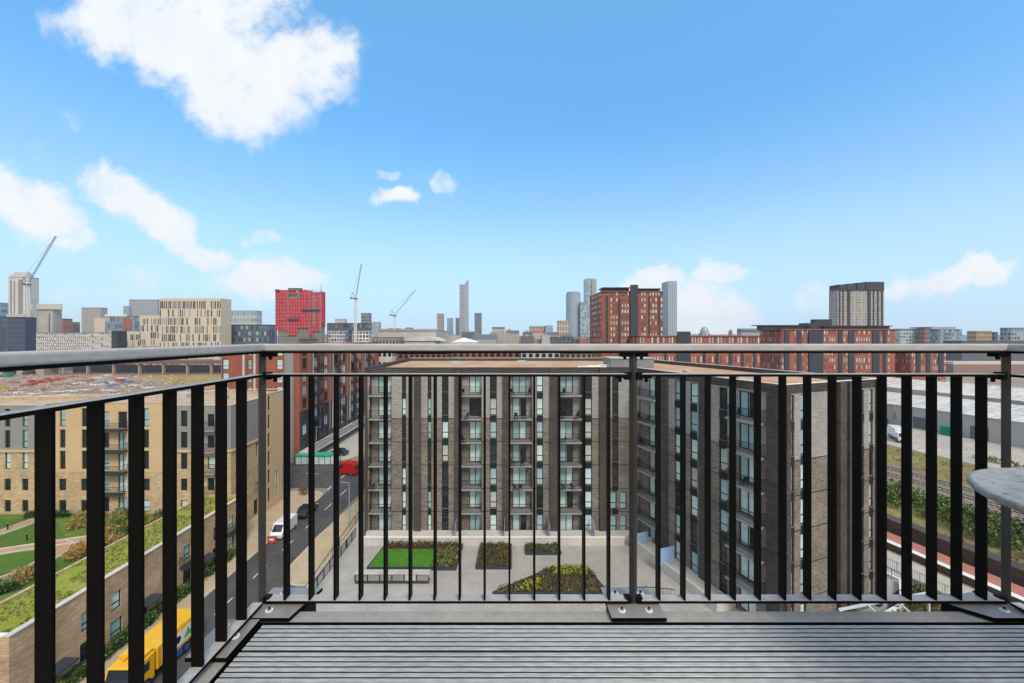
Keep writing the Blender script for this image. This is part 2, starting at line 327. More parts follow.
# leaves: many small bent faces
def leaves(mb, c, rad, n, size, ms, flat=0):
    for _ in range(n):
        while True:
            p = Vector((random.uniform(-1,1), random.uniform(-1,1), random.uniform(-1,1)))
            if p.length <= 1: break
        if noise.noise(p*2.1+Vector(c)*.37) < -.25: continue
        q = Vector((c[0]+p.x*rad[0], c[1]+p.y*rad[1], c[2]+p.z*rad[2]))
        d = Vector((random.gauss(0,1), random.gauss(0,1), random.gauss(0,1)+flat)).normalized()
        u = d.orthogonal().normalized(); w = d.cross(u); s = size*random.uniform(.6,1.3)
        mb.face([q-u*s, q-w*s*.5, q+u*s, q+w*s*.5], random.choice(ms))

# ------------------------------------------------------------------ the setting
DR, NR = Vector((-.242,.970)), Vector((.970,.242))
def ST(s, t): v = NR*s+DR*t; return (v.x, v.y)
def sheet(name, poly, z, m):
    b = MB(); b.face([(p[0], p[1], z) for p in poly], m); return structure(b.build(name))
b = MB(); N = 40; S = 3500
b.face([(-S,-S,-3.05),(S,-S,-3.05),(S,S,-3.05),(-S,S,-3.05)], 'rough_ground'); structure(b.build('ground'))
b = MB()                                                     # the raised courtyard the blocks stand on
b.prism([(-19.5,-30),ST(49.5,-42),ST(49.5,62),(-19.5,80)], -3.0, 0.0, 'wall_old', 'paving'); structure(b.build('courtyard'))
b = MB()
for x in range(-19, 24, 4): b.box(x-.02, x+.02, 20, 47.6, .004, .007, 'city_grey')
for y in range(22, 48, 4): b.box(-19.4, 23-.38*(y-32.6) if y > 32 else 30, y-.02, y+.02, .008, .011, 'city_grey')
structure(b.build('paving_joints'))
# street: carriageway, kerbs, pavements, markings
ROADL, ROADR = -33.2, -27.0
sheet('road', [(ROADL,-40),(ROADR,-40),(ROADR,175),(ROADL,175)], -2.99, 'asphalt')
sheet('access_road', [(ROADR-.2,-40),(-22.4,-40),(-22.4,47.5),(ROADR-.2,47.5)], -2.987, 'asphalt')
sheet('side_road', [(-130,73.5),(ROADL,73.5),(ROADL,89),(-130,89)], -2.985, 'asphalt')
def kerbed(name, poly, m='pavement_tan'):
    b = MB(); b.prism(poly, -3.0, -2.87, m); o = structure(b.build(name))
    k = MB(); n = len(poly)
    for i in range(n):
        p, q = Vector((*poly[i], -2.925)), Vector((*poly[(i+1) % n], -2.925))
        if (q-p).length > .05: k.bar(p, q, .16, .13, 'pale_stone')
    structure(k.build('kerb')); return o
arc = [(ROADL-2.6+2.6*math.cos(a), 69.0+2.6*math.sin(a)) for a in [i*math.pi/16 for i in range(9)]]
kerbed('pavement', [(-36.5,-40),(ROADL,-40),(ROADL,57.5)]+[(ROADL,62)]+[(ROADL,69.0)]+arc[1:]+[(-60,71.6),(-60,70.4),(-39.7,70.4),(-39.7,55.8),(-36.5,54.5)])
kerbed('pavement', [(-25.6,45.0),(-24.2,44.6),(-22.4,44.6),(-22.4,110),(ROADR+.4,110),(ROADR+.4,86),(ROADR+1.6,74),(ROADR+.6,62),(ROADR,56),(ROADR,48.5),(-26.6,46.4)])
kerbed('plaza', [(-46.9,90),(-37.5,90),(-34.5,96),(-34.5,150),(-46.9,150)], 'plaza_stone')
b = MB()
for y in range(-20, 168, 6):
    if 71 < y < 89: continue
    b.box(-30.15, -30.03, y, y+2.6, -2.986, -2.982)
for x in range(-120, -36, 6): b.box(x, x+2.6, 80.9, 81.02, -2.981, -2.977)
for x0 in (ROADL+.1,): b.box(x0-.1, x0+.5-.35, 71.9, 72.0, -2.98, -2.976)
for k in range(4): b.box(ROADL-.5, ROADL-.3, 72.6+k*3, 74.2+k*3, -2.98, -2.976)
structure(b.build('road_markings', 'road_paint'))
sheet('asphalt_patch', [(-22.4,60),(-19.6,60),(-19.6,110),(-22.4,110)], -2.98, 'wall_old')
# railway side: bands that run at -14 degrees to the street direction
def band(name, s0, s1, z, m, t0=-140, t1=420): return sheet(name, [ST(s0,t0), ST(s1,t0), ST(s1,t1), ST(s0,t1)], z, m)
band('footpath', 50, 61.6, -2.99, 'plaza_stone'); band('platform', 63.3, 66.6, -2.55, 'platform_red')
band('embankment', 69.4, 92, -2.985, 'track_grass'); band('track_bed', 92, 103, -2.97, 'ballast'); band('verge', 103, 122, -2.985, 'track_grass')
band('yard', 122, 330, -2.98, 'yard_concrete', -140, 300)
b = MB(); b.prism([ST(62.2,-140),ST(63.1,-140),ST(63.1,420),ST(62.2,420)], -3.0, -2.1, 'wall_old', 'white_trim')
tag(b.build('platform_wall'), 'long dark brick wall with a pale coping beside the red railway platform', 'wall')
b = MB(); b.prism([ST(63.1,-140),ST(66.6,-140),ST(66.6,420),ST(63.1,420)], -3.0, -2.56, 'wall_old', 'wall_old'); structure(b.build('platform_base'))
b = MB(); b.prism([ST(67.4,-140),ST(69.3,-140),ST(69.3,420),ST(67.4,420)], -3.0, -1.0, 'wall_old', 'wall_old')
tag(b.build('retaining_wall'), 'weathered dark brick retaining wall below the green embankment bushes', 'wall')
for si in (95.4, 100.0):
    rt = empty('railway_track', (*ST(si, 60), -2.97)); L = Vector((*ST(si,60),-2.97))
    tag(rt, ('nearer' if si < 98 else 'farther')+' railway track of steel rails on pale sleepers in the ballast', 'railway track', 'tracks of the railway line')
    b = MB()
    for k in range(-90, 400):
        t = k*.7; a = ST(si-1.3, t); c = ST(si+1.3, t); b.bar((a[0],a[1],-2.9), (c[0],c[1],-2.9), .26, .14)
    b.build('sleepers', 'sleeper', rt, loc=-L)
    for e in (-.72, .72):
        b = MB(); a, c = ST(si+e, -64), ST(si+e, 290); b.bar((a[0],a[1],-2.76), (c[0],c[1],-2.76), .09, .15); b.build('rail', 'rail_steel', rt, loc=-L)
# far left: cleared building land, dry grass, the hills at the horizon
sheet('building_land', [(-420,96),(-75,96),(-66,180),(-120,330),(-420,330)], -2.97, 'rubble')
sheet('dry_grassland', [(-268,284),(-150,284),(-150,225),(-190,226),(-246,260)], -2.93, 'yellow_grass')
b = MB(); K = 90; ring = []
for i in range(K+1):
    a = R(-75+150*i/K); d = 2950; h = 27+12*noise.noise((i*.13, 3.1, 0))+8*noise.noise((i*.4, 1.7, 0))+9*math.exp(-((i-62)/9)**2)
    ring.append((math.sin(a)*d, math.cos(a)*d, max(h, 8)))
for i in range(K):
    p, q = ring[i], ring[i+1]
    b.face([(p[0]*.8,p[1]*.8,-3),(q[0]*.8,q[1]*.8,-3),q,p]); b.face([p,q,(q[0]*1.15,q[1]*1.15,-3),(p[0]*1.15,p[1]*1.15,-3)])
structure(b.build('hills', 'hill', smooth=True))

# ------------------------------------------------------------------ buildings: walls with real openings
class Thing:
    """an Empty at the base of a thing; parts are given in world coordinates"""
    def __init__(s, name, loc, label, cat, group=None):
        s.L = Vector(loc); s.root = empty(name, loc, 0, label, cat, group)
    def add(s, mb, name, material=None, parent=None, bevel=0, smooth=False):
        if parent is not None: return mb.build(name, material, parent, smooth, None, 0, bevel)
        return mb.build(name, material, s.root, smooth, -s.L, 0, bevel)
    def inst(s, me, name, p, rz=0): return link(me, name, s.root, Vector(p)-s.L, rz)
CACHE = {}
def window_mesh(w, h, style):
    """frame of a window standing in its opening: x along the wall, -y outwards"""
    key = ('win', round(w,2), round(h,2), style)
    if key in CACHE: return CACHE[key]
    f = MB(); t = .085; m = 'frame_white' if style.startswith('white') else 'frame_dark'
    f.box(-w/2, -w/2+t, -.04, .05, 0, h, m); f.box(w/2-t, w/2, -.04, .05, 0, h, m)
    f.box(-w/2+t, w/2-t, -.04, .05, 0, t, m); f.box(-w/2+t, w/2-t, -.04, .05, h-t, h, m)
    if 'door' in style:
        for q in ((0,) if w < 2.2 else (-w/6, w/6)): f.box(q-.045, q+.045, -.045, .04, t, h-t, m)
    else:
        f.box(-w/2+t, w/2-t, -.035, .045, h*.36-.045, h*.36+.045, m)
        if w > 1.4: f.box(-.035, .035, -.036, .046, t, h-t, m)
    CACHE[key] = f.mesh('window'); return CACHE[key]
def pane_mesh(w, h, g):
    key = ('pane', round(w,2), round(h,2), g)
    if key not in CACHE:
        f = MB()
        if '+' in g: a_, c_ = g.split('+'); q = w*.06; f.box(-w/2+.03, q, .0, .03, .03, h-.03, a_); f.box(q, w/2-.03, .002, .03, .03, h-.03, c_)
        else: f.box(-w/2+.03, w/2-.03, .0, .03, .03, h-.03, g)
        CACHE[key] = f.mesh('pane')
    return CACHE[key]
def frame_of(A, B):
    d = Vector((B[0]-A[0], B[1]-A[1])); n = d.length; d /= n
    return d, Vector((d.y, -d.x)), n
class Wall:
    """a wall from A to B (left to right seen from outside) with openings cut out"""
    def __init__(s, th, A, B, z0, z1, zones, name='wall', reveal=.22):
        s.th, s.A, s.z0, s.z1, s.zones, s.name, s.rev = th, Vector((A[0],A[1])), z0, z1, zones, name, reveal
        s.d, s.n, s.len = frame_of(A, B); s.op = []; s.rz = math.atan2(s.d.y, s.d.x)
    def P(s, u, w, z): p = s.A+s.d*u+s.n*w; return (p.x, p.y, z)
    def opening(s, u, z, w, h, deep=None): s.op.append((u-w/2, u+w/2, z, z+h, deep or s.rev+.02))
    def window(s, u, z, w, h, style='window', g=None, name='window'):
        s.opening(u, z, w, h)
        o = s.th.inst(window_mesh(w, h, style), name, s.P(u, -s.rev+.05, z), s.rz)
        link(pane_mesh(w, h, g or (random.choice(GL) if 'door' not in style or random.random() < .4 else random.choice(['glass_pale','glass_pale','glass_mid'])+'+'+random.choice(['glass_dark','glass_mid','glass_pale','glass_pale']))), 'pane', o)
        return o
    def box(s, mb, u0, u1, w0, w1, z0, z1, m=None):
        c = [s.P(u0,w1,0), s.P(u1,w1,0), s.P(u1,w0,0), s.P(u0,w0,0)]
        mb.prism([(p[0],p[1]) for p in c], z0, z1, m)
    def build(s):
        us = sorted({0, s.len, *[round(v,4) for o in s.op for v in o[:2]]}); zs = sorted({s.z0, s.z1, *[z for z, _ in s.zones if s.z0 < z < s.z1], *[round(v,4) for o in s.op for v in o[2:4]]})
        mb = MB()
        def zm(z):
            for zt, m in s.zones:
                if z < zt: return m
            return s.zones[-1][1]
        for j in range(len(zs)-1):
            z0, z1 = zs[j], zs[j+1]; zc = (z0+z1)/2; run = None
            for i in range(len(us)-1):
                uc = (us[i]+us[i+1])/2
                if any(o[0]-1e-3 < uc < o[1]+1e-3 and o[2]-1e-3 < zc < o[3]+1e-3 for o in s.op):
                    if run is not None: mb.face([s.P(run,0,z0), s.P(us[i],0,z0), s.P(us[i],0,z1), s.P(run,0,z1)], zm(zc)); run = None
                elif run is None: run = us[i]
            if run is not None: mb.face([s.P(run,0,z0), s.P(s.len,0,z0), s.P(s.len,0,z1), s.P(run,0,z1)], zm(zc))
        for (a, b_, z0, z1, dp) in s.op:
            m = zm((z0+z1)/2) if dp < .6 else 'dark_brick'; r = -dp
            mb.face([s.P(a,0,z0), s.P(a,0,z1), s.P(a,r,z1), s.P(a,r,z0)], m); mb.face([s.P(b_,0,z1), s.P(b_,0,z0), s.P(b_,r,z0), s.P(b_,r,z1)], m)
            mb.face([s.P(a,0,z1), s.P(b_,0,z1), s.P(b_,r,z1), s.P(a,r,z1)], m); mb.face([s.P(b_,0,z0), s.P(a,0,z0), s.P(a,r,z0), s.P(b_,r,z0)], m)
        return s.th.add(mb, s.name)
def balcony_mesh(w, depth, slab='balcony_slab', step=.13):
    key = ('balc', round(w,2), round(depth,2), slab)
    if key in CACHE: return CACHE[key]
    s_ = MB(); s_.box(-w/2, w/2, -depth, -.01, -.2, 0, slab)
    r = MB(); m = 'frame_dark'
    for a, b_ in (((-w/2+.04,-depth+.04),(w/2-.04,-depth+.04)), ((-w/2+.04,-.03),(-w/2+.04,-depth+.04)), ((w/2-.04,-.03),(w/2-.04,-depth+.04))):
        r.bar((*a,1.1), (*b_,1.1), .06, .04, m); r.bar((*a,.1), (*b_,.1), .04, .03, m)
        n = max(2, int((Vector(a)-Vector(b_)).length/step))
        for k in range(n+1):
            p = Vector(a).lerp(Vector(b_), k/n); r.bar((p.x,p.y,.1), (p.x,p.y,1.1), .018, .018, m)
    CACHE[key] = (s_.mesh('balcony'), r.mesh('railing')); return CACHE[key]
def balcony(W, u, z, w, depth, slab='balcony_slab'):
    a, r = balcony_mesh(w, depth, slab); o = W.th.inst(a, 'balcony', W.P(u, 0, z), W.rz); link(r, 'railing', o); return o

# ------------------------------------------------------------------ the courtyard block straight ahead (two wings)
APT = Thing('apartment_block', (-.9, 50.2, 0), 'dark brown brick apartment block around the planted courtyard, with an orange gravel roof', 'building')
C0, C1, C2, C3 = (-18.4,50.2), (16.6,50.2), (23.0,32.6), (35.5,37.3)
C4, C5 = (23.2,72.5), (-18.4,72.5)
TOP, PAR = 21.0, 21.5
ZN = [(15.02,'brown_brick'), (20.7,'grey_brick'), (99,'dark_brick')]
front = Wall(APT, C0, C1, 0, PAR, ZN); wing = Wall(APT, C1, C2, 0, PAR, ZN); end = Wall(APT, C2, C3, 0, PAR, ZN)
right = Wall(APT, C3, C4, 0, PAR, ZN); back = Wall(APT, C4, C5, 0, PAR, ZN); left = Wall(APT, C5, C0, 0, PAR, ZN)
X = lambda px: PX(px, 50.2)+18.4
def narrow(W, u, w, k, **kw):
    W.window(u, 3*k+.4, w, 2.2, **kw)
for k in range(7):
    for px, w in ((404,.55),(429.5,.5),(445.2,.85),(493.3,.9),(539.8,.85),(588.5,.9)):
        narrow(front, X(px), w, k, g='glass_dark' if (px in (445.2,) and k in (2,5,6)) or random.random() < .16 else None)
    if k > 1: narrow(front, X(615.3), .8, k, g='glass_dark')
    else:
        front.window(X(613), 3*k+.3, .9, 2.2, 'window', 'glass_mid'); front.window(X(623), 3*k+.3, .9, 2.2, 'window', 'glass_mid')
    for u, w in ((7.0,.95),(9.25,.95),(12.9,.95)): narrow(wing, u, w, k, g='glass_dark' if random.random() < .12 else None)
    for u, w in ((1.0,.75),(2.55,.75),(10.7,.6),(12.1,.6)): narrow(end, u, w, k)
    for u in (4, 9, 14, 19, 24, 29): narrow(right, min(u, right.len-1.5), .9, k)
    for u in (4, 10, 16): narrow(left, u, .9, k)
# dark spandrels joining the narrow windows, string courses, piers
def spandrel(W, u, w, k):
    q = MB(); W.box(q, u-w/2, u+w/2, .001, .012, 3*k-.38, 3*k+.38, 'navy_clad'); APT.add(q, 'spandrel_panel')
for k in range(1, 7):
    for px, w in ((404,.55),(429.5,.5),(445.2,.85),(493.3,.9),(539.8,.85),(588.5,.9),(615.3,.8)): spandrel(front, X(px), w, k)
    for u, w in ((7.0,.95),(9.25,.95),(12.9,.95)): spandrel(wing, u, w, k)
    for u, w in ((1.0,.75),(2.55,.75),(10.7,.6),(12.1,.6)): spandrel(end, u, w, k)
BAYS = []
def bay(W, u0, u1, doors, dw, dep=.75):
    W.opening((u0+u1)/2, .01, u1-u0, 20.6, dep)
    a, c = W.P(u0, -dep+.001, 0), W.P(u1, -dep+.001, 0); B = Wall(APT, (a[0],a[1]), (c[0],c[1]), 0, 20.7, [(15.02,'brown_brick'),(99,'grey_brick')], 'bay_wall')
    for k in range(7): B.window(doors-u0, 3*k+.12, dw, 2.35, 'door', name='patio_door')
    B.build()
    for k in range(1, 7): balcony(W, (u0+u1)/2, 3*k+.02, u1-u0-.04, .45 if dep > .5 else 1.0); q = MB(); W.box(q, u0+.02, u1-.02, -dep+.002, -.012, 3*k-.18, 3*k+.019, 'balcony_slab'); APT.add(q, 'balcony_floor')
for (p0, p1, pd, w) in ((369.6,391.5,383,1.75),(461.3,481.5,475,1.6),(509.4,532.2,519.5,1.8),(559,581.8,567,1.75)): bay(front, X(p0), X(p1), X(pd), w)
bay(wing, .45, 4.3, 2.95, 1.9, .2); bay(wing, 13.95, 17.3, 15.3, 1.7, .2)
for W in (front, wing, end):
    for k in range(1, 6):
        cuts = sorted([(o[0], o[1]) for o in W.op if o[4] > .6]); u = .02
        for (a_, c_) in cuts+[(W.len-.02, 0)]: q = MB(); W.box(q, u, a_, 0, .006, 3*k-.04, 3*k+.04, 'frame_dark'); APT.add(q, 'string_course'); u = c_
def pier(W, u0, u1, w=.32, m='dark_brick', z1=PAR-.06):
    p = MB(); W.box(p, u0, u1, .003, w, 0, z1, m); APT.add(p, 'pier')
for a, c in ((362.8,367.5),(414.5,421),(455,460.5),(503,508.5),(549.8,558),(599.3,609.3)): pier(front, max(X(a), .02), X(c))
for a, c in ((4.5,5.55),(10.2,11.0),(17.5,18.7)): pier(wing, a, c)
for a, c in ((.02,.5),(7.0,7.9),(8.3,9.3),(12.7,13.3)): pier(end, a, c)
for W in (front, wing, end, right, back, left): W.build()
rf = MB(); poly = [C0, C1, C2, C3, C4, C5]; rf.face([(p[0],p[1],TOP) for p in poly], 'roof_moss'); ROOF = APT.add(rf, 'roof')
cp = MB()
for i in range(6):
    a, b_ = Vector((*poly[i],0)), Vector((*poly[(i+1) % 6],0)); d = (b_-a).normalized(); n = Vector((d.y,-d.x,0))
    # parapet upstand behind the wall face, then its coping
    cp.prism([tuple(v.xy) for v in (a-n*.001+d*.0, b_-n*.001, b_-n*.32-d*.3, a-n*.32+d*.3)], TOP-.01, PAR-.002, 'dark_brick')
APT.add(cp, 'parapet')
cap = MB()
for i in range(6):
    a, b_ = Vector((*poly[i],0)), Vector((*poly[(i+1) % 6],0)); d = (b_-a).normalized(); n = Vector((d.y,-d.x,0))
    cap.prism([tuple(v.xy) for v in (a+n*.05, b_+n*.05, b_-n*.22, a-n*.22)], PAR+.001*i, PAR+.05+.001*i, 'white_trim' if i in (1,2,3,4) else 'frame_dark')
APT.add(cap, 'coping')
# rooftop plant room, skylight, pipework, roof hatch
pr = MB(); x0, x1 = PX(611,56), PX(654,56); pr.box(x0, x1, 56, 60.5, TOP, TOP+1.35, 'plant_grey')
for k in range(8): pr.box(x0+.2, x1-.2, 55.96, 56.0, TOP+.15+.14*k, TOP+.2+.14*k, 'steel_grey')
pr.box(x0-.12, x1+.12, 55.85, 60.6, TOP+1.351, TOP+1.45, 'slab_grey'); APT.add(pr, 'plant_room', parent=ROOF)
pp = MB()
for y, xa, xb in ((54,PX(578,54),PX(606,54)),(55.2,PX(588,55),PX(600,55)),(57,PX(598,57),PX(609,57))):
    pp.tube((xa,y,TOP+.35), (xb,y,TOP+.35), .09, m='frame_white'); pp.tube((xa,y,TOP), (xa,y,TOP+.4), .09, m='frame_white'); pp.tube((xb,y,TOP), (xb,y,TOP+.55), .09, m='frame_white')
APT.add(pp, 'pipework', parent=ROOF)
for px, y, w in ((458,64,2.2),(522,66,1.6),(690,47,.8),(742,42,.7)):
    h = MB(); xx = PX(px, y); h.box(xx-w/2, xx+w/2, y, y+1.2, TOP, TOP+.35, 'slab_grey'); h.box(xx-w/2+.1, xx+w/2-.1, y+.1, y+1.1, TOP+.351, TOP+.42, 'glass_mid'); APT.add(h, 'roof_light', parent=ROOF)

# ------------------------------------------------------------------ tan block on the left, its gardens and the street houses
TAN = Thing('apartment_block', (-60, 56, 0), 'tan and beige brick apartment block behind the lawns, with grey cladding on its upper floors', 'building')
YB = 56.0
tz = 15.6
def TX(px): return PX(px, YB)
zg = [(9.05,'beige_brick'),(99,'grey_panel')]; zt = [(6.1,'beige_brick'),(99,'tan_panel')]
segs = [(-95.0,TX(36),zg,0.0),(TX(36),TX(52),[(99,'grey_panel')],-1.2),(TX(52),TX(165),zt,0.0),(TX(165),TX(176),[(99,'stone_brick')],-.8),(TX(176),-39.8,zg,0.0)]
def rowz(k): return 3.06*k
tw = []
for i, (xa, xb, zn, push) in enumerate(segs):
    W = Wall(TAN, (xa, YB-push), (xb, YB-push), -3 if i == 4 else 0, tz+(.35 if i == 2 else 0)+.004*i, zn, reveal=.25); tw.append(W)
def twin(W, px, w, k, h=2.3, style='window', g=None, name='window', dz=.35):
    g = g or random.choice(['glass_dark','glass_dark','glass_mid','glass_mid','glass_pale'])
    W.window(PX(px, YB)-W.A.x, rowz(k)+dz, w, h, style, g, name)
for k in range(5):
    for px in (-52,-34,-8,7.5,25): twin(tw[0], px, .95 if k < 2 else .8, k, 1.7 if k < 2 else 2.55)
    for px in (62.5,84.5,146): twin(tw[2], px, .85 if k > 1 else 1.05, k, 2.65 if k > 1 else 1.7, g='glass_dark' if random.random() < .6 else None)
    twin(tw[2], 106, .9, k, 2.2); twin(tw[2], 122.5, 1.3, k, 2.4, 'door', name='patio_door', dz=.1)
    for px in (184,): twin(tw[4], px, .95, k, 1.7 if k < 2 else 2.3)
    twin(tw[4], 211, 1.0, k, 1.8); twin(tw[4], 224, .7, k, 2.2)
for k in range(2, 5): balcony(tw[2], PX(115, YB)-tw[2].A.x, rowz(k)+.05, 3.7, 1.3, 'charcoal_clad')
balcony(tw[2], PX(115, YB)-tw[2].A.x, rowz(1)+.05, 3.0, 1.0, 'charcoal_clad')
for k in range(1, 5): balcony(tw[4], PX(211, YB)-tw[4].A.x, rowz(k)+.05, 2.2, 1.0)
side = Wall(TAN, (-39.8,YB), (-39.8,62.9), -3, tz+.02, zg, reveal=.25); side2 = Wall(TAN, (-39.2,62.9), (-39.2,70), -3, tz+.5, [(99,'tan_panel')], reveal=.25)
for k in (1,3): side.window(2.9, 3.06*k+.3, .8, 4.6, 'window', 'glass_dark')
side.window(5.6, -2.6, 1.0, 2.4, 'door', 'glass_dark'); side.window(5.8, 6.6, .6, 2.2); side.window(5.8, .6, .9, 1.9)
for k in range(6): side2.window(1.1, 3*k-2.0+.4, .65, 2.3, 'window', 'glass_dark')
side2.window(3.1, -1.4, .9, 4.2); side2.window(5.2, -1.2, .9, 4.2)
for W in tw+[side, side2]: W.build()
rt_ = MB()
for x, y1, m in ((TX(36),1.2,'grey_panel'),(TX(52),1.2,'tan_panel'),(TX(165),.8,'tan_panel'),(TX(176),.8,'stone_brick')): rt_.box(x-.06, x+.06, YB+.004, YB+y1+.1, 0, tz-.6, m)
TAN.add(rt_, 'recess_return')
ledge = MB()
for i in (0, 4): tw[i].box(ledge, .01, tw[i].len-.01, 0, .2, 8.95, 9.25, 'tan_panel')
side.box(ledge, .01, 6.8, 0, .2, 8.95, 9.25, 'tan_panel'); TAN.add(ledge, 'ledge')
g = MB(); g.prism([(-95,YB+.6),(TX(36),YB+.6),(TX(36),YB+1.8),(TX(52),YB+1.8),(TX(52),YB+.6),(TX(165),YB+.6),(TX(165),YB+1.4),(TX(176),YB+1.4),(TX(176),YB+.6),(-40.4,YB+.6),(-40.4,62.8),(-39.8,62.95),(-39.8,69.6),(-52,71.95),(-62,67),(-95,62)], 13.9, tz-.5, 'stone_brick', 'roof_beige'); TROOF = TAN.add(g, 'roof')
bk = MB()                                      # rear faces, parapets and copings
for a, c in (((-39.2,70),(-52,72)), ((-52,72),(-62,67)), ((-62,67),(-95,62)), ((-95,62),(-95,YB))):
    d = Vector((c[0]-a[0], c[1]-a[1])).normalized(); n = Vector((d.y,-d.x)); bk.prism([(a[0],a[1]), (c[0],c[1]), (c[0]-n.x*.25,c[1]-n.y*.25), (a[0]-n.x*.25,a[1]-n.y*.25)], -3, tz, 'beige_brick')
TAN.add(bk, 'rear_wall')
bk = MB()
for W in tw+[side, side2]:
    W.box(bk, 0.0, W.len, -.28, .06, W.z1+.001, W.z1+.09, 'pale_stone' if W in (tw[4], side) else 'tan_panel')
bk.bar((-52,72,tz+.04),(-62,67,tz+.04),.35,.1,'pale_stone'); bk.bar((-62,67,tz+.05),(-95,62,tz+.05),.35,.1,'pale_stone'); bk.bar((-39.3,69.9,tz+.55),(-52,72,tz+.05),.35,.1,'pale_stone')
TAN.add(bk, 'coping')
for (x, y, w) in ((-56,66,1.6),(-48,64,1.4)):
    h = MB(); h.box(x, x+w, y, y+1.3, tz-.5, tz+.2, 'slab_grey'); TAN.add(h, 'roof_vent', parent=TROOF)

# street houses with a green roof in front of the gardens
ROW = Thing('terrace_houses', (-39, 28.4, -3), 'pale stone terrace along the street with a grassy green roof and white coping', 'building')
tf = Wall(ROW, (-36.6,28.4), (-36.6,54.4), -3, 4.0, [(99,'stone_brick')], reveal=.22); te = Wall(ROW, (-42.6,28.4), (-36.6,28.4), -3, 4.0, [(99,'stone_brick')])
for y in (33.7,36.2,41.6,44.2,48.6,51.2):
    tf.window(y-28.4, .6, .95, 1.6, g=random.choice(['glass_mid','glass_pale','glass_dark'])); tf.window(y-28.4, -2.1, 1.15, 1.75, g=random.choice(['glass_mid','glass_dark']))
for y in (31.0,38.9,46.4): tf.window(y-28.4, -2.85, 1.05, 2.2, 'door', 'glass_dark', 'front_door')
tf.build(); te.build()
b = MB(); b.face([(-42.6,28.7,3.55),(-36.95,28.7,3.55),(-36.95,54.2,3.55),(-42.6,54.2,3.55)], 'sedum'); gr = ROW.add(b, 'green_roof')
lf = MB()
for _ in range(2600):
    x, y = random.uniform(-42.5,-37.1), random.uniform(28.8,54)
    if noise.noise((x*.5,y*.5,2)) > -.15: leaves(lf, (x,y,3.62), (.16,.16,.14), 4, .085, ['leaf_light','leaf_olive','leaf_mid','leaf_straw','leaf_olive'])
ROW.add(lf, 'roof_plants', parent=gr); lf_o = gr.children[0]; tag(lf_o, kind='stuff')
b = MB(); b.prism([(-36.98,28.35),(-36.5,28.35),(-36.5,54.45),(-36.98,54.45)], 4.001, 4.1, 'pale_stone'); b.prism([(-36.95,28.44),(-36.63,28.44),(-36.63,54.07),(-36.95,54.07)], 3.3, 3.998, 'stone_brick'); b.prism([(-42.7,28.35),(-37.0,28.35),(-37.0,28.7),(-42.7,28.7)], 4.0, 4.1, 'white_trim'); ROW.add(b, 'coping')
b = MB(); b.box(-42.7,-42.4,28.4,54.4,-3,3.7,'stone_brick'); b.box(-42.6,-36.7,54.1,54.4,-3,3.9,'stone_brick'); ROW.add(b, 'rear_wall')
for y in (31.0,38.9,46.4):
    b = MB(); b.box(-36.58,-35.3,y-.9,y+.9,-.5,-.36,'charcoal_clad'); b.bar((-36.55,y-.8,-1.3),(-35.4,y-.8,-.5),.06,.06,'frame_dark'); b.bar((-36.55,y+.8,-1.3),(-35.4,y+.8,-.5),.06,.06,'frame_dark'); ROW.add(b, 'porch_canopy')
for y in (44.2,51.2):
    a, r_ = balcony_mesh(2.2, .9, 'charcoal_clad'); o = ROW.inst(a, 'balcony', (-36.6,y,.3), R(90)); link(r_, 'railing', o)

ROW.root.location += Vector((.25, 0, -.32))
# gardens between the tan block and the street houses
b = MB(); b.prism([(-95,-10),(-42.7,-10),(-42.7,54.6),(-40,54.6),(-40,55.98),(-95,55.98)], -3, -.02, 'wall_old', 'lawn_old'); structure(b.build('garden_ground'))
def ribbon(name, pts, w, z, m, edge=True):
    b = MB(); L_, R_ = [], []
    for i, p in enumerate(pts):
        a = Vector(pts[max(i-1,0)]); c = Vector(pts[min(i+1,len(pts)-1)]); d = (c-a).normalized(); n = Vector((-d.y,d.x)); L_.append(Vector(p)+n*w/2); R_.append(Vector(p)-n*w/2)
    for i in range(len(pts)-1): b.face([(L_[i].x,L_[i].y,z),(R_[i].x,R_[i].y,z),(R_[i+1].x,R_[i+1].y,z),(L_[i+1].x,L_[i+1].y,z)], m)
    structure(b.build(name))
    if edge:
        e = MB()
        for S_ in (L_, R_):
            for i in range(len(S_)-1): e.bar((S_[i].x,S_[i].y,.04), (S_[i+1].x,S_[i+1].y,.04), .14, .16, 'pale_stone')
        structure(e.build('path_edging'))
def curve(pts, n=8):
    out_ = []
    for i in range(len(pts)-1):
        p0, p1, p2, p3 = (Vector(pts[max(i-1,0)]), Vector(pts[i]), Vector(pts[i+1]), Vector(pts[min(i+2,len(pts)-1)]))
        for k in range(n):
            t = k/n; out_.append(tuple(.5*((2*p1)+(p2-p0)*t+(2*p0-5*p1+4*p2-p3)*t*t+(-p0+3*p1-3*p2+p3)*t**3)))
    return out_+[tuple(pts[-1])]
ribbon('garden_path', curve([(-80,44.5),(-72,46.8),(-66.5,49.8),(-65.6,54.6)]), 1.7, .01, 'path_gravel')
ribbon('garden_path', curve([(-80,39),(-70,42.3),(-60.5,46.2),(-53.2,49.2),(-45,52)]), 1.5, .016, 'path_gravel')
ribbon('garden_path', curve([(-60,33),(-54.6,38.5),(-52.6,42.5),(-53.5,47),(-55.5,48)]), 1.6, .022, 'path_gravel')
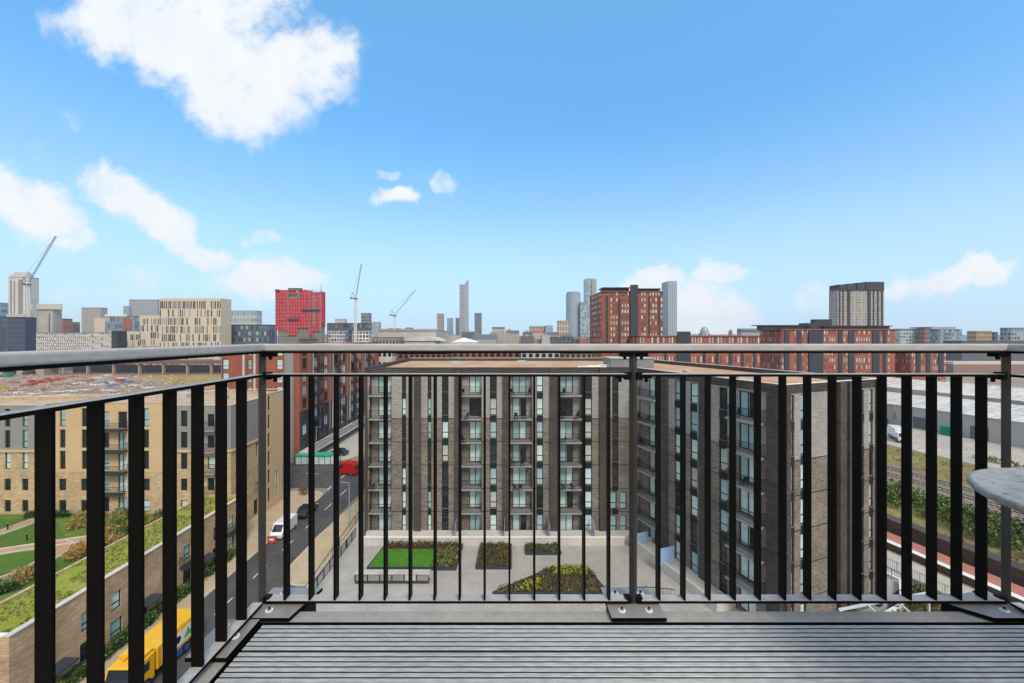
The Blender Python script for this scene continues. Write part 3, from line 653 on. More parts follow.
for i, pl in enumerate(([(-78,46),(-72,48.4),(-67.8,50.5),(-67.4,54.6),(-78,54.6)], [(-76,41.4),(-69,44),(-60.8,47.5),(-56,49.4),(-62,53.6),(-64.6,54.4),(-65.2,49.6),(-70.5,46.2)], [(-58.5,35.5),(-55.4,39),(-53.8,42.5),(-54.6,46.5),(-57.5,46.2),(-66,42.6),(-70,40)], [(-51.6,40),(-51.4,43),(-52,47.5),(-50,49),(-44,50),(-44,40)])):
    sheet('lawn', pl, .0+.004*i+.004, 'lawn_garden')
# ------------------------------------------------------------------ red street block behind the tan one
def rects(th, W, items, name='window', stuff_after=100):
    """far windows: proud frames-and-panes in one; the first hundred are parts of their own, the rest one part"""
    rest = MB(); n = 0
    for (u, z, w, h, g) in items:
        n += 1
        if n <= stuff_after:
            key = ('far', round(w,2), round(h,2), g)
            if key not in CACHE:
                f = MB(); f.box(-w/2, w/2, -.03, .02, 0, h, g); f.box(-w/2-.06, w/2+.06, -.05, .02, -.07, 0, 'frame_dark'); CACHE[key] = f.mesh('window')
            th.inst(CACHE[key], name, W.P(u, 0, z), W.rz)
        else: W.box(rest, u-w/2, u+w/2, -.02, .03, z, z+h, g)
    if rest.f: tag(th.add(rest, name+'s'), kind='stuff')
RED = Thing('apartment_block', (-55, 88, -3), 'red brick street block beside the junction with grey framed bays', 'building')
zr = [(8.5,'charcoal_clad'),(99,'red_brick')]; RT = 23.4
rfw = Wall(RED, (-64.5,88), (-47,88), -3, RT, [(99,'bright_brick')]); rsd = Wall(RED, (-47,88), (-47,142), -3, RT-.02, zr); rbk = Wall(RED, (-47,142), (-64.5,142), -3, RT-.01, zr); rlf = Wall(RED, (-64.5,142), (-64.5,88), -3, RT-.015, zr)
for k in range(8):
    z = 3.05*k-.6
    for px in (225.5,249.5,279.5): rfw.window(PX(px,88)+64.5, z+.35, 1.35 if px != 249.5 else .9, 2.3, 'window', 'glass_mid' if px == 249.5 else 'glass_pale')
    for u in (2.2,7.5,12.8,18.5,24,30,36,42.5,48.5):
        rsd.window(u, z+.3, 1.9, 2.4, 'door' if k else 'window', 'glass_dark' if k == 0 else random.choice(GL+['glass_dark']*4), 'patio_door')
for W in (rfw, rsd, rbk, rlf): W.build()
b = MB()
for px, w in ((217.5,2.0),(239.3,.0),(249.5,.0),(289.5,2.0)):
    u = PX(px,88)+64.5
    if w: rfw.box(b, max(u-w/2,.01), min(u+w/2,17.4), .01, .25, -3, RT-.03, 'grey_panel')
for px in (244,255): u = PX(px,88)+64.5; rfw.box(b, u-.22, u+.22, .012, .22, -3, RT-.04, 'pale_stone')
for u in (5,10.2,15.7,21.3,27,33,39.2,45.5): rsd.box(b, u-.5, u+.5, .01, .2, 8.5, RT-.04, 'red_brick'); rsd.box(b, u+.6, u+1.1, .01, .14, 1.0, RT-.05, 'pale_stone' if int(u) % 2 else 'charcoal_clad'); rsd.box(b, u-1.1, u-.65, .01, .16, 1.0, RT-.06, 'city_brown')
RED.add(b, 'pilaster')
b = MB(); b.box(-64.5,-47.01,88.01,142,RT-.6,RT-.3,'roof_grey'); RED.add(b, 'roof')
b = MB(); W = rsd; W.box(b, -.2, 54.2, .02, 3.2, -.9, -.45, 'pale_stone'); RED.add(b, 'podium_ledge')
for k in range(1, 8):
    for u in (7.5,18.5,30,42.5): balcony(rsd, u, 3.05*k-.55, 2.6, 1.4, 'charcoal_clad')
rl = MB()
for u in range(0, 54):
    for q in range(3): p = rsd.P(u+.33*q, 3.1, 0); rl.bar((p[0],p[1],-.45), (p[0],p[1],.8), .05, .05, 'frame_dark')
p, q = rsd.P(0,3.1,0), rsd.P(54,3.1,0); rl.bar((p[0],p[1],.82), (q[0],q[1],.82), .08, .08, 'frame_dark'); RED.add(rl, 'podium_railing')

# ------------------------------------------------------------------ generic blocks further off
def block(name, label, px0, px1, ytop, Y, depth, wall, zbase=-3, cat='building', group=None, cols=0, rows=0, win='glass_far', wf=.55, hf=.6, skew=0, topm=None, toph=0, roofm='roof_grey', zwin0=None, jitter=0, maxw=100, gs=None, skip=None):
    if px1 < HX: depth = min(depth, max(8, .16*(px1-px0)*Y/(HX-px1))); px1 = max(HX-(HX-px1)*(Y+depth)/Y, px0+.45*(px1-px0))
    elif px0 > HX: depth = min(depth, max(8, .16*(px1-px0)*Y/(px0-HX))); px0 = min(HX+(px0-HX)*(Y+depth)/Y, px1-.45*(px1-px0))
    x0, x1, zt = PX(px0,Y), PX(px1,Y), PZ(ytop,Y)
    th = Thing(name, ((x0+x1)/2, Y, zbase), label, cat, group)
    A, B, C_, D = (x0,Y+skew), (x1,Y), (x1-(x1-x0)*.0, Y+depth), (x0, Y+depth+skew)
    Ws = [Wall(th, A, B, zbase, zt, [(zt-toph, wall),(9999, topm or wall)]), Wall(th, B, C_, zbase, zt, [(zt-toph, wall),(9999, topm or wall)]), Wall(th, C_, D, zbase, zt, [(9999,wall)]), Wall(th, D, A, zbase, zt, [(zt-toph, wall),(9999, topm or wall)])]
    for W in Ws: W.build()
    r = MB(); r.prism([A,B,C_,D], zt-.9, zt-.5, roofm); th.add(r, 'roof')
    if cols and rows:
        zb = zwin0 if zwin0 is not None else zbase+1; ph = (zt-toph-zb)/rows
        # items carry their own wall: rebuild per wall so each keeps its frame
        for W, n in ((Ws[0], cols), (Ws[1] if x1 < 0 else Ws[3], max(1, round(cols*depth/max(1, abs(x1-x0)))))):
            its = []; pw_ = W.len/n
            for k in reversed(range(rows)):
                for c in range(n):
                    if skip and skip(c, k): continue
                    u = (c+.5)*pw_+(random.uniform(-jitter,jitter)*pw_ if jitter else 0)
                    its.append((u, zb+k*ph+ph*(1-hf)*.5, pw_*wf, ph*hf, random.choice(gs) if gs else win))
            rects(th, W, its, 'window', maxw if W is Ws[0] else 0)
    th.walls = Ws; th.zt = zt; th.pr = (px0, px1); th.dep = depth; th.x0, th.x1 = x0, x1
    return th
def extra(th, name, m, *boxes):
    b = MB()
    for bx in boxes: b.box(*bx)
    return th.add(b, name, m)
def strip(th, px0, px1, y0, y1, Y, out_, m, name='bay'):
    if hasattr(th, 'pr') and name not in ('roof_slab','annex'): px0, px1 = max(px0, th.pr[0]), min(px1, th.pr[1]+.3)
    if px1-px0 < .2: return
    b = MB(); b.box(PX(px0,Y), PX(px1,Y), Y-out_, Y-.01, PZ(y1,Y), PZ(y0,Y)); return th.add(b, name, m)

# tall red tower block, its low wing, and the long red block with charcoal bays
RG = ['glass_far','glass_cream','glass_mid','glass_far','glass_pale']
t = block('tower_block', 'tall red brick tower block with a charcoal slot down the middle, behind the gravel roof', 590, 663, 291, 185, 26, 'red_brick', cols=22, rows=17, wf=.4, hf=.55, gs=RG, zwin0=0, skip=lambda c, k: c in (0,1,2,6,12,13,16))
strip(t, 630, 637.5, 285, 345, 185, .9, 'charcoal_clad', 'stair_core'); strip(t, 606, 608, 296, 345, 185, .25, 'charcoal_clad'); strip(t, 618.5,620.3, 299, 345, 185, .25, 'charcoal_clad'); strip(t, 592, 594, 303, 345, 185, .25, 'charcoal_clad')
strip(t, 648.5, 650, 296, 345, 185, .25, 'charcoal_clad'); strip(t, 658.4, 659.8, 296, 345, 185, .25, 'charcoal_clad')
z0 = PZ(291,185)
extra(t, 'roof_pavilion', 'charcoal_clad', (PX(t.pr[0]+2,187),PX(629,187),187,193,z0-.6,z0+1.5), (PX(640,187),PX(660,187),187,193,z0-.6,z0+1.0), (PX(t.pr[0]+1,186),PX(630,186),186,195,z0+1.5,z0+1.9), (PX(637,186),PX(661,186),186,195,z0+1.0,z0+1.4))
t = block('low_wing', 'low red brick wing with a dark recess at its middle, right of the red tower', 628, 760, 335.5, 170, 16, 'bright_brick', cols=42, rows=5, wf=.36, hf=.62, gs=RG, zwin0=5, skip=lambda c, k: c in (2,3,9,14,15,17,22,23,29,36))
strip(t, 677, 690, 331.5, 372, 170, .5, 'charcoal_clad', 'stair_core')
for px in (633,646,664,703,716,729,741,753): strip(t, px, px+2.5, 344, 372, 170, .2, 'charcoal_clad')
t = block('long_block', 'long red brick block with charcoal bays and a set-back grey roof storey, at the right', 760, 895, 329, 190, 22, 'bright_brick', cols=46, rows=8, wf=.34, hf=.56, gs=RG, zwin0=2, skip=lambda c, k: c in (3,4,9,12,15,16,22,23,24,29,36,37,44,45,49,54,60))
for px, w in ((766,3.5),(784,5),(797,4),(808,14),(838,4),(848,6),(872,7),(883,3)): strip(t, px, px+w, 331, 374, 190, .35 if w < 8 else .8, 'charcoal_clad')
t2 = block('low_block', 'lower end of the long red brick row, its roof hidden by the handrail', 895, 946, 345, 189, 18, 'bright_brick', cols=18, rows=6, wf=.36, hf=.56, gs=RG, zwin0=2, skip=lambda c, k: c in (2,3,7,10,14))
for px, w in ((894,12),(916,4),(926,4),(938,5)): strip(t2, px, px+w, 345, 374, 189, .3, 'charcoal_clad')
extra(t, 'roof_storey', 'city_slate', (PX(762,193),PX(810,193),193,197,t.zt-.5,t.zt+1.6), (PX(824,193),PX(890,193),193,197,t.zt-.5,t.zt+1.3)); extra(t, 'roof_slab', 'charcoal_clad', (PX(760,191),PX(812,191),191,198,t.zt+1.6,t.zt+2.0), (PX(822,191),PX(893,191),191,198,t.zt+1.3,t.zt+1.7))
extra(t, 'lift_tower', 'charcoal_clad', (PX(807,192),PX(822,192),192,197.5,t.zt-.5,t.zt+3.0), (PX(815,196),PX(832,196),196.02,199,t.zt-.5,t.zt+5.0))
# tall beige tower far right of the street, stepped roof
t = block('apartment_tower', 'pale beige tower with dark stripes and stepped dark crown above the long red block', 829, 884, 290, 300, 24, 'stone_beige', cols=26, rows=19, wf=.42, hf=.5, gs=['brown_glass','concrete_dark','city_brown','brown_glass','concrete_dark'], zwin0=20, skip=lambda c, k: c in (3,9,13,17,22))
for i, (a, c) in enumerate(((829,838),(838,847),(847,856),(856,865),(865,884))): strip(t, a+(.5 if i % 2 else 0), c-.6, 285.5-i*.9, 290.2, 300, .6+.02*i, 'charcoal_clad', 'crown')
for i, (a, c) in enumerate(((829,838),(838,847),(847,856),(856,865),(865,884))):
    extra(t, 'roof_storey', 'charcoal_clad', (max(PX(a,300),t.x0)+.01,PX(c,300),300.01,300+t.dep-.3,t.zt-.5,PZ(285.5-i*.9,300)-.02))
for px, w in ((839,1.2),(842.5,1.2),(847,3),(867.5,3),(873,1),(877,1.4),(881,1.4)): strip(t, px, px+w, 290, 345, 300, .3, 'charcoal_clad')
# right hand skyline
block('office_block', 'pale grey office block with ribbon windows beside the long red block', 893, 922, 328.5, 420, 40, 'teal_pale', cols=8, rows=10, wf=.8, hf=.45, gs=['glass_blue','glass_mid'])
block('office_block', 'brown clad block standing in front of the glass offices on the right skyline', 918, 930, 327, 410, 30, 'city_brown', cols=3, rows=8, wf=.5, hf=.5)
t = block('office_block', 'stepped glass office with pale floor bands on the right skyline', 930, 962, 329, 430, 40, 'tower_glass', cols=9, rows=9, wf=.7, hf=.5, gs=['glass_blue','glass_mid','glass_far']); extra(t, 'roof_storey', 'steel_grey', (PX(932,436),PX(956,436),436,460,t.zt-.5,t.zt+2.6))
block('office_block', 'tan brick block with dark ends between two glass offices at far right', 967, 992, 331, 380, 30, 'beige_brick', cols=7, rows=8, wf=.4, hf=.5, win='brown_glass')
block('office_block', 'small slate coloured block tucked beside the tan brick block', 991, 998, 332, 400, 20, 'city_slate', cols=2, rows=8, wf=.7, hf=.5)
block('office_block', 'blue grey glazed office at the right edge of the view', 1000, 1045, 327.5, 360, 40, 'steel_grey', cols=11, rows=9, wf=.62, hf=.6, gs=['glass_blue','glass_far','glass_mid','glass_blue'])
block('warehouse', 'slate grey warehouse below the right skyline with a long plain wall', 943, 1060, 341, 330, 60, 'city_slate', cols=0)
block('warehouse', 'brown low warehouse with a pale roof edge behind the white sheds', 930, 1075, 362, 290, 30, 'city_brown', topm='white_trim', toph=1.6, roofm='shed_roof')
block('office_block', 'grey slab of offices peeping over the low red wing', 737, 760, 328.5, 420, 40, 'steel_grey', cols=7, rows=6, wf=.8, hf=.4)
# dome and chimney beyond the low red wing
d = Thing('domed_tower', (PX(704.5,520),520,-3), 'small stone drum with a dome rising behind the low red wing', 'building')
zc = PZ(333,520); b = MB(); b.cyl((PX(704.5,520),520), 6.2, -3, zc, 20, 'pale_stone'); d.add(b, 'drum')
b = MB(); n = 20
for j in range(6):
    a0, a1 = math.pi/2*j/6, math.pi/2*(j+1)/6; b.cyl((PX(704.5,520),520), 5.6*math.cos(a0), zc+8.5*math.sin(a0), zc+8.5*math.sin(a1), n, 'tower_blue', 5.6*math.cos(a1)+.01)
d.add(b, 'dome'); b = MB()
for k in range(10): a = k*math.pi/5; b.box(d.L.x+6.2*math.cos(a)-.4, d.L.x+6.2*math.cos(a)+.4, 520+6.2*math.sin(a)-.4, 520+6.2*math.sin(a)+.4, zc-9, zc-.5, 'frame_dark')
d.add(b, 'openings')
ch = Thing('chimney', (PX(730.5,400),400,-3), 'dark chimney stack with a pot behind the low red wing', 'chimney'); b = MB(); b.prism([(d_[0]+ch.L.x, d_[1]+400) for d_ in ((-1.3,-1.3),(1.3,-1.3),(1.3,1.3),(-1.3,1.3))], -3, PZ(331,400), 'city_brown'); ch.add(b, 'stack'); b = MB(); b.cyl((ch.L.x,400), .8, PZ(331,400), PZ(329.5,400), 10, 'city_slate'); ch.add(b, 'chimney_pot')
# centre skyline
def tower(label, px0, px1, ytop, Y, m, cols, rows, gs, **k): return block('tower', label, px0, px1, ytop, Y, k.pop('depth', (px1-px0)/F*Y*.9), m, cols=cols, rows=rows, gs=gs, wf=k.pop('wf',.72), hf=k.pop('hf',.45), zwin0=k.pop('zwin0',20), **k)
t = tower('slim grey tower with a raised spire edge, tallest of the middle skyline', 459.5, 467.5, 284.5, 1350, 'tower_grey', 5, 20, ['tower_glass','glass_blue'])
b = MB(); b.prism([(PX(464.5,1350),1349),(PX(468,1350),1349),(PX(468,1350),1372),(PX(464.5,1350),1372)], -3, PZ(284.5,1350), 'steel_grey'); b.face([(PX(464.5,1350),1349,PZ(284.5,1350)),(PX(468,1350),1349,PZ(284.5,1350)),(PX(468,1350),1349,PZ(279.5,1350)),(PX(467,1350),1349,PZ(280.5,1350))],'steel_grey'); b.face([(PX(464.5,1350),1372,PZ(284.5,1350)),(PX(467,1350),1372,PZ(280.5,1350)),(PX(468,1350),1372,PZ(279.5,1350)),(PX(468,1350),1372,PZ(284.5,1350))],'steel_grey'); t.add(b, 'spire_wall')
tower('short pinkish tower farthest left of the middle cluster', 437, 444, 313.5, 1500, 'city_brown', 4, 10, ['city_pale','tower_grey'])
tower('short blue grey tower left of the slim spired one', 447, 453.5, 318, 1500, 'tower_blue', 4, 9, ['tower_glass','city_grey'])
tower('low grey tower close beside the slim spired one', 455.5, 461, 318, 1420, 'city_grey', 3, 9, ['tower_glass'])
tower('dark slate tower right of the slim spired one', 474.5, 481.8, 313, 1400, 'city_slate', 4, 11, ['tower_glass','glass_blue'])
t = Thing('tower', (PX(573,700),710,-3), 'round fronted blue glass tower with white floor bands left of the red tower', 'building')
cx, rr = PX(573.3,710), PX(580.5,710)-PX(573.3,710); zt_ = PZ(294,710); b = MB(); b.cyl((cx,710), rr, -3, zt_, 28, 'tower_blue'); t.add(b, 'wall')
for k in range(24): b = MB(); b.cyl((cx,710), rr+.35, 3+k*(zt_-5)/24, 3+k*(zt_-5)/24+1.3, 28, 'teal_pale'); t.add(b, 'floor_band')
b = MB(); b.cyl((cx,710), rr*.92, zt_, zt_+3.2, 28, 'tower_grey'); t.add(b, 'roof_storey')
t = tower('tall pale slab tower standing behind the red tower on its left', 583.5, 595, 278.5, 760, 'tower_blue', 5, 26, ['teal_pale','tower_glass'], hf=.7)
extra(t, 'side_slab', 'tower_grey', (PX(592,758),PX(596.5,758),757,775,-3,PZ(279.5,758)))
tower('lower pale blue slab tower in front of the tall one left of the red tower', 578.5, 590, 302, 690, 'tower_blue', 5, 18, ['teal_pale','tower_glass'], hf=.7)
t = tower('pair of joined glass slabs right of the red tower, one a little taller', 663.5, 669.5, 285.5, 560, 'tower_glass', 3, 24, ['tower_blue','teal_pale'], hf=.6)
extra(t, 'taller_slab', 'tower_blue', (PX(668,552),PX(677,552),552,575,-3,PZ(281,552)))
b = MB()
for k in range(4): b.box(PX(669+k*2.1,552), PX(669+k*2.1,552)+.8, 551.6, 551.99, 0, PZ(282,552))
t.add(b, 'fin', 'teal_pale')
block('office_block', 'cream block with vertical ribs left of the round glass tower', 557, 569, 320.5, 640, 16, 'cream_clad', cols=7, rows=6, wf=.5, hf=.8, win='brown_glass')
block('office_block', 'wide cream building on the middle skyline', 529, 545, 326, 900, 30, 'city_pale', cols=8, rows=6, wf=.5, hf=.5)
block('office_block', 'pale blue block beside the wide cream building', 544.5, 553, 325.5, 880, 30, 'tower_blue', cols=5, rows=6, wf=.5, hf=.5, win='teal_pale')
block('office_block', 'low dark slate block in front of the cream ribbed one', 523, 600, 337, 600, 30, 'city_slate', cols=18, rows=4, wf=.6, hf=.5)
# white stadium-like roof and the long pale sheds
th = Thing('marquee', (PX(463,520),520,-3), 'white peaked tent roof among the low red roofs of the middle distance', 'tent'); b = MB(); c_ = (PX(463,520),530,PZ(337.5,520)); q = [(PX(452,520),515),(PX(478,520),515),(PX(478,520),548),(PX(452,520),548)]
for i in range(4): b.face([(*q[i],PZ(342,520)),(*q[(i+1)%4],PZ(342,520)),c_])
th.add(b, 'canopy', 'white_trim'); b = MB(); b.prism(q, -3, PZ(342.2,520)); th.add(b, 'wall', 'pale_stone')
t = block('warehouse', 'long pale grey shed with a flat front left of the middle skyline', 378, 447, 330, 330, 60, 'concrete', roofm='roof_grey'); strip(t, 379, 446, 329, 331.2, 330, .5, 'city_grey', 'eaves')
t = block('warehouse', 'pale shed with a white humped roof in front of the long grey one', 404, 441, 341, 300, 30, 'concrete', roofm='shed_roof')
b = MB(); x0, x1, z1 = PX(404,300), PX(441,300), PZ(341,300)
for k in range(10):
    u0, u1 = k/10, (k+1)/10; za, zb = 3.6*math.sin(math.pi*u0)**.8, 3.6*math.sin(math.pi*u1)**.8; b.face([(x0+(x1-x0)*u0,299.5,z1+za),(x0+(x1-x0)*u1,299.5,z1+zb),(x0+(x1-x0)*u1,331,z1+zb),(x0+(x1-x0)*u0,331,z1+za)]); b.face([(x0+(x1-x0)*u0,299.5,z1),(x0+(x1-x0)*u1,299.5,z1),(x0+(x1-x0)*u1,299.5,z1+zb),(x0+(x1-x0)*u0,299.5,z1+za)])
t.add(b, 'vault', 'shed_roof')
block('office_block', 'low grey pale block with a stepped roof behind the crane with the dropped jib', 372, 404, 337, 290, 24, 'concrete_dark', cols=8, rows=3, wf=.5, hf=.5)
# low red terraces just behind the gravel roof
for i, (a, c, y, Y, m, l) in enumerate(((372,398,349.5,150,'pale_stone','pale flat roofed pavilion just behind the left end of the gravel roof'),(398,452,352,155,'red_brick','low red brick hall with dark windows behind the gravel roof'),(452,520,350.5,160,'red_brick','low red brick hall with white framed openings behind the gravel roof'),(520,560,351,158,'concrete','low grey hall with dark openings behind the gravel roof'),(560,592,351.5,150,'city_brown','low brown hall next to the foot of the red tower'))):
    t = block('hall', l, a, c, y, Y, 14, m, cols=max(3,int((c-a)/6)), rows=6, wf=.6, hf=.4, win='glass_dark'); strip(t, a, c, y-.6, y+.5, Y, .4, 'white_trim', 'coping')
# left skyline ------------------------------------------------------
t = block('tower', 'unfinished grey concrete tower core with dark stripes, at the far left under a crane', 8.5, 39, 277, 430, 26, 'concrete_pale', cols=0); Y = 430
for px, w in ((10.5,1.2),(14,1),(18.5,2.5),(21.5,1.2),(25,1),(30,1),(34.5,2.6),(38,.8)): strip(t, px, px+w, 279+ (px%3), 345, Y, .3, 'concrete_dark', 'slot')
extra(t, 'crown', 'concrete_pale', (PX(14,432),PX(27,432),432,436,t.zt-.6,PZ(272,432)), (PX(9.5,433),PX(29,433),433,437,t.zt-.6,PZ(274.5,433)))
t = block('office_block', 'dark blue clad block with thin lines below the concrete tower at far left', 7, 36.5, 317, 330, 30, 'blue_clad', cols=0)
for k in range(6): strip(t, 7, 36.5, 320+k*5, 320.6+k*5, 330, .1, 'city_slate', 'joint')
strip(t, 7, 37, 314, 317, 330, .4, 'city_pale', 'roof_band')
block('office_block', 'pale blue glazed block cut by the left edge of the view', -40, 8.5, 302.5, 470, 30, 'tower_blue', cols=9, rows=10, wf=.7, hf=.5, gs=['glass_blue','tower_glass'])
t = block('office_block', 'dark red and slate frame block at the left edge beneath the blue one', -60, 6.5, 316, 340, 30, 'city_slate', cols=10, rows=8, wf=.6, hf=.6, gs=['city_brown','glass_blue','city_red'])
t = block('office_block', 'unfinished beige concrete block with open floors and a pale roof slab', 37, 62, 309, 390, 30, 'concrete', cols=0); strip(t, 31, 62.5, 304, 309.5, 390, 1.2, 'pale_stone', 'roof_slab')
for px in (49,54,57.5): strip(t, px, px+.9, 313, 345, 390, .25, 'city_slate', 'slot')
t2 = block('stair_tower', 'rusty red scaffold stair against the unfinished beige block', 61.5, 66, 318.5, 388, 8, 'city_red', cols=2, rows=5, win='concrete_dark')
block('office_block', 'dark purple roofed block between the beige blocks on the left skyline', 66, 80, 322, 500, 20, 'city_slate', cols=0, topm='city_brown', toph=3)
t = block('office_block', 'plain sand coloured box tower on the left skyline', 81.5, 107.5, 307.5, 480, 40, 'stone_beige', cols=0); strip(t, 96, 107, 318, 345, 480, 2, 'cream_clad', 'annex')
# lattice fronted car park
t = block('car_park', 'car park with a black and white slanted lattice front', 36.5, 112, 332.5, 318, 14, 'city_slate', cols=0); cp_ = MB(); Y = 318; xa, xb, zb_ = PX(36.5,Y), PX(112,Y), PZ(354,Y)
rows_ = 7; rh = (PZ(333,Y)-zb_)/rows_
for r_ in range(rows_):
    n = 40
    for c in range(n):
        x = xa+(xb-xa)*(c+.5)/n; lean = (.9 if c > 26 else .35)*(1 if (r_+ (c//5)) % 2 else -1)*rh; w = .25+.3*noise.noise((c*.7, r_*1.3, 0)); cp_.bar((x-lean*.5, Y-.3, zb_+r_*rh+.25), (x+lean*.5, Y-.3, zb_+(r_+1)*rh-.1), w+.25, .2, 'white_trim', up=(0,1,0))
    cp_.box(xa, xb, Y-.42, Y-.2, zb_+r_*rh-.1, zb_+r_*rh+.3, 'white_trim')
t.add(cp_, 'lattice')
t = block('office_block', 'teal slate block between the lattice car park and the cream ribbed offices', 111.5, 124, 331, 310, 16, 'charcoal_clad', cols=0)
t = block('office_block', 'glass office with red panels left of the cream ribbed offices', 105, 142, 316, 400, 30, 'tower_glass', cols=12, rows=7, wf=.7, hf=.6, gs=['glass_blue','tower_glass','teal_pale','city_slate']); strip(t, 123.5, 131.5, 318, 329.5, 400, .8, 'city_red', 'red_bay'); strip(t, 105, 127, 314.6, 316.4, 400, .5, 'white_trim', 'roof_slab')
t = block('office_block', 'blue grey blank block rising behind the cream ribbed offices', 129, 163, 299.5, 520, 30, 'steel_grey', cols=0); strip(t, 124, 130, 306, 322, 519, 1, 'tower_blue', 'annex')
# cream ribbed offices in three steps
t = Thing('ribbed_offices', (PX(180,330),330,-3), 'cream offices in three steps with irregular tall brown windows', 'building'); Y = 330
for i, (a, c, y, n, rws, dd) in enumerate(((123.5,142,331.5,9,1,0),(141,162.5,315.5,10,3,-1.2),(162,223,298.5,30,6,-2.4))):
    W = Wall(t, (PX(a,Y),Y+dd), (PX(c,Y),Y+dd), -3, PZ(y,Y), [(999,'cream_clad')]); W.build(); S_ = Wall(t, (PX(c,Y),Y+dd), (PX(c,Y),Y+10), -3, PZ(y,Y)-.01, [(999,'cream_clad')]); S_.build()
    S2 = Wall(t, (PX(a,Y),Y+10), (PX(a,Y),Y+dd), -3, PZ(y,Y)-.012, [(999,'cream_clad')]); S2.build()
    rb = MB(); rb.box(PX(a,Y)+.05, PX(c,Y)-.05, Y+dd+.05, Y+10, PZ(y,Y)-.8, PZ(y,Y)-.4, 'roof_grey'); t.add(rb, 'roof')
    step = W.len/n; z0_ = 16.0 if i == 0 else 12; H = PZ(y,Y)-1.0-(-2); items = []
    nr = {0:5, 1:7, 2:8}[i]; rh = (PZ(y,Y)-2.2)/nr
    for r_ in reversed(range(nr)):
        tall = (i == 2 and r_ == nr-1)
        for k in range(n):
            if random.random() < (.10 if tall else .30): continue
            items.append(((k+.5)*step+random.uniform(-.2,.2)*step, 0.4+r_*rh+.05, step*random.choice([.45,.6,.72] if not tall else [.55,.66,.74]), rh*(.86 if not tall else .9), random.choice(['brown_glass','brown_glass','glass_far','tower_glass'])))
    rects(t, W, items, 'window', 34)
block('office_block', 'pale teal block with a stepped plant room right of the cream offices', 228, 262, 310.5, 430, 30, 'teal_pale', cols=10, rows=8, wf=.6, hf=.5, gs=['steel_grey','tower_glass'])
t = block('office_block', 'dark blue glazed office in front of the pale teal block', 227.5, 277, 324.5, 350, 30, 'city_slate', cols=16, rows=7, wf=.78, hf=.6, gs=['glass_blue','glass_far','glass_blue','glass_mid'])
# red netted scaffold tower
t = Thing('scaffolded_tower', (PX(301,330),330,-3), 'tower wrapped in bright red netting and scaffold, under construction', 'building'); Y = 330; xa, xb, zt_ = PX(276,Y), PX(321,Y), PZ(291,Y)
b = MB(); b.prism([(xa+1,Y+1),(xb-1,Y+1),(xb-1,Y+9),(xa+1,Y+9)], -3, zt_-1, 'concrete_dark', 'roof_grey'); t.add(b, 'wall')
b = MB(); z1 = PZ(327,Y)
def net(px0, px1, y0, y1): b.box(PX(px0,Y), PX(px1,Y), Y-.16, Y-.1, PZ(y1,Y), PZ(y0,Y))
for a, c, y0, y1 in ((276,288,290,330),(288,297,290,294),(288,297.5,299,335),(297.5,309,290,328),(309,313,290.5,337),(313,320.5,292,331),(320.5,323.5,292,322)): net(a+.05, c-.05, y0, y1)
b.box(xa-.1, xa-.05, Y-.1, Y+9, z1, zt_); b.box(xb-.6, xb-.5, Y+.05, Y+9, z1, zt_); t.add(b, 'netting', 'scaffold_red')
b = MB(); n = 17
for k in range(n+1): x = xa+(xb-xa)*k/n; b.bar((x,Y-.7,-3), (x,Y-.7,zt_+.8+(k%3)*.4), .26, .26)
for k in range(21): z = -1+k*3.1; (z < zt_) and b.bar((xa,Y-.72,z), (xb,Y-.72,z), .24, .24)
b.bar((xb+.4,Y-.7,-3), (xb+.4,Y-.7,zt_+5.5), .3, .3); t.add(b, 'scaffold', 'scaffold_pole')
b = MB()
for a, c, y in ((289,303,288.3),(302,321,309),(288,300,318.5),(300,318,338.5),(276,280,289.6)): b.box(PX(a,Y), PX(c,Y), Y-1.6, Y-.6, PZ(y+1.6,Y), PZ(y,Y))
t.add(b, 'work_platform', 'scaffold_deck')
b = MB()
for a, c, y0, y1 in ((297.6,299.4,292,297),(313.2,315.4,295,325),(309.2,310,291,330),(287.6,288.3,291,330),(319.6,320.6,292,330)): b.box(PX(a,Y), PX(c,Y), Y-.3, Y-.18, PZ(y1,Y), PZ(y0,Y))
t.add(b, 'bare_strip', 'concrete_dark')
block('office_block', 'dark slate offices with white framed grids right of the red scaffolded tower', 327, 372, 323, 380, 30, 'city_slate', cols=14, rows=7, wf=.7, hf=.55, gs=['glass_far','glass_blue','tower_glass'])
for a, c, l in ((328.5,346,'white framed grid of windows just right of the red scaffolded tower'),(352.5,372,'white framed grid of windows behind the mast of the upright crane')):
    t = block('office_block', l, a, c, 331, 352, 12, 'white_trim', cols=5, rows=10, wf=.72, hf=.66, gs=['glass_far','glass_blue','tower_glass'])
block('tower', 'stubby dark concrete tower behind the upright crane', 361, 371.5, 313, 700, 14, 'city_slate', cols=5, rows=10, gs=['city_grey','concrete_dark'])
block('office_block', 'hazy cream block left of the upright crane', 335, 347, 319, 800, 20, 'city_pale', cols=0)
block('office_block', 'hazy pale tower far beyond the dropped crane', 371, 381, 322, 800, 20, 'tower_grey', cols=4, rows=5, gs=['teal_pale','tower_glass'])

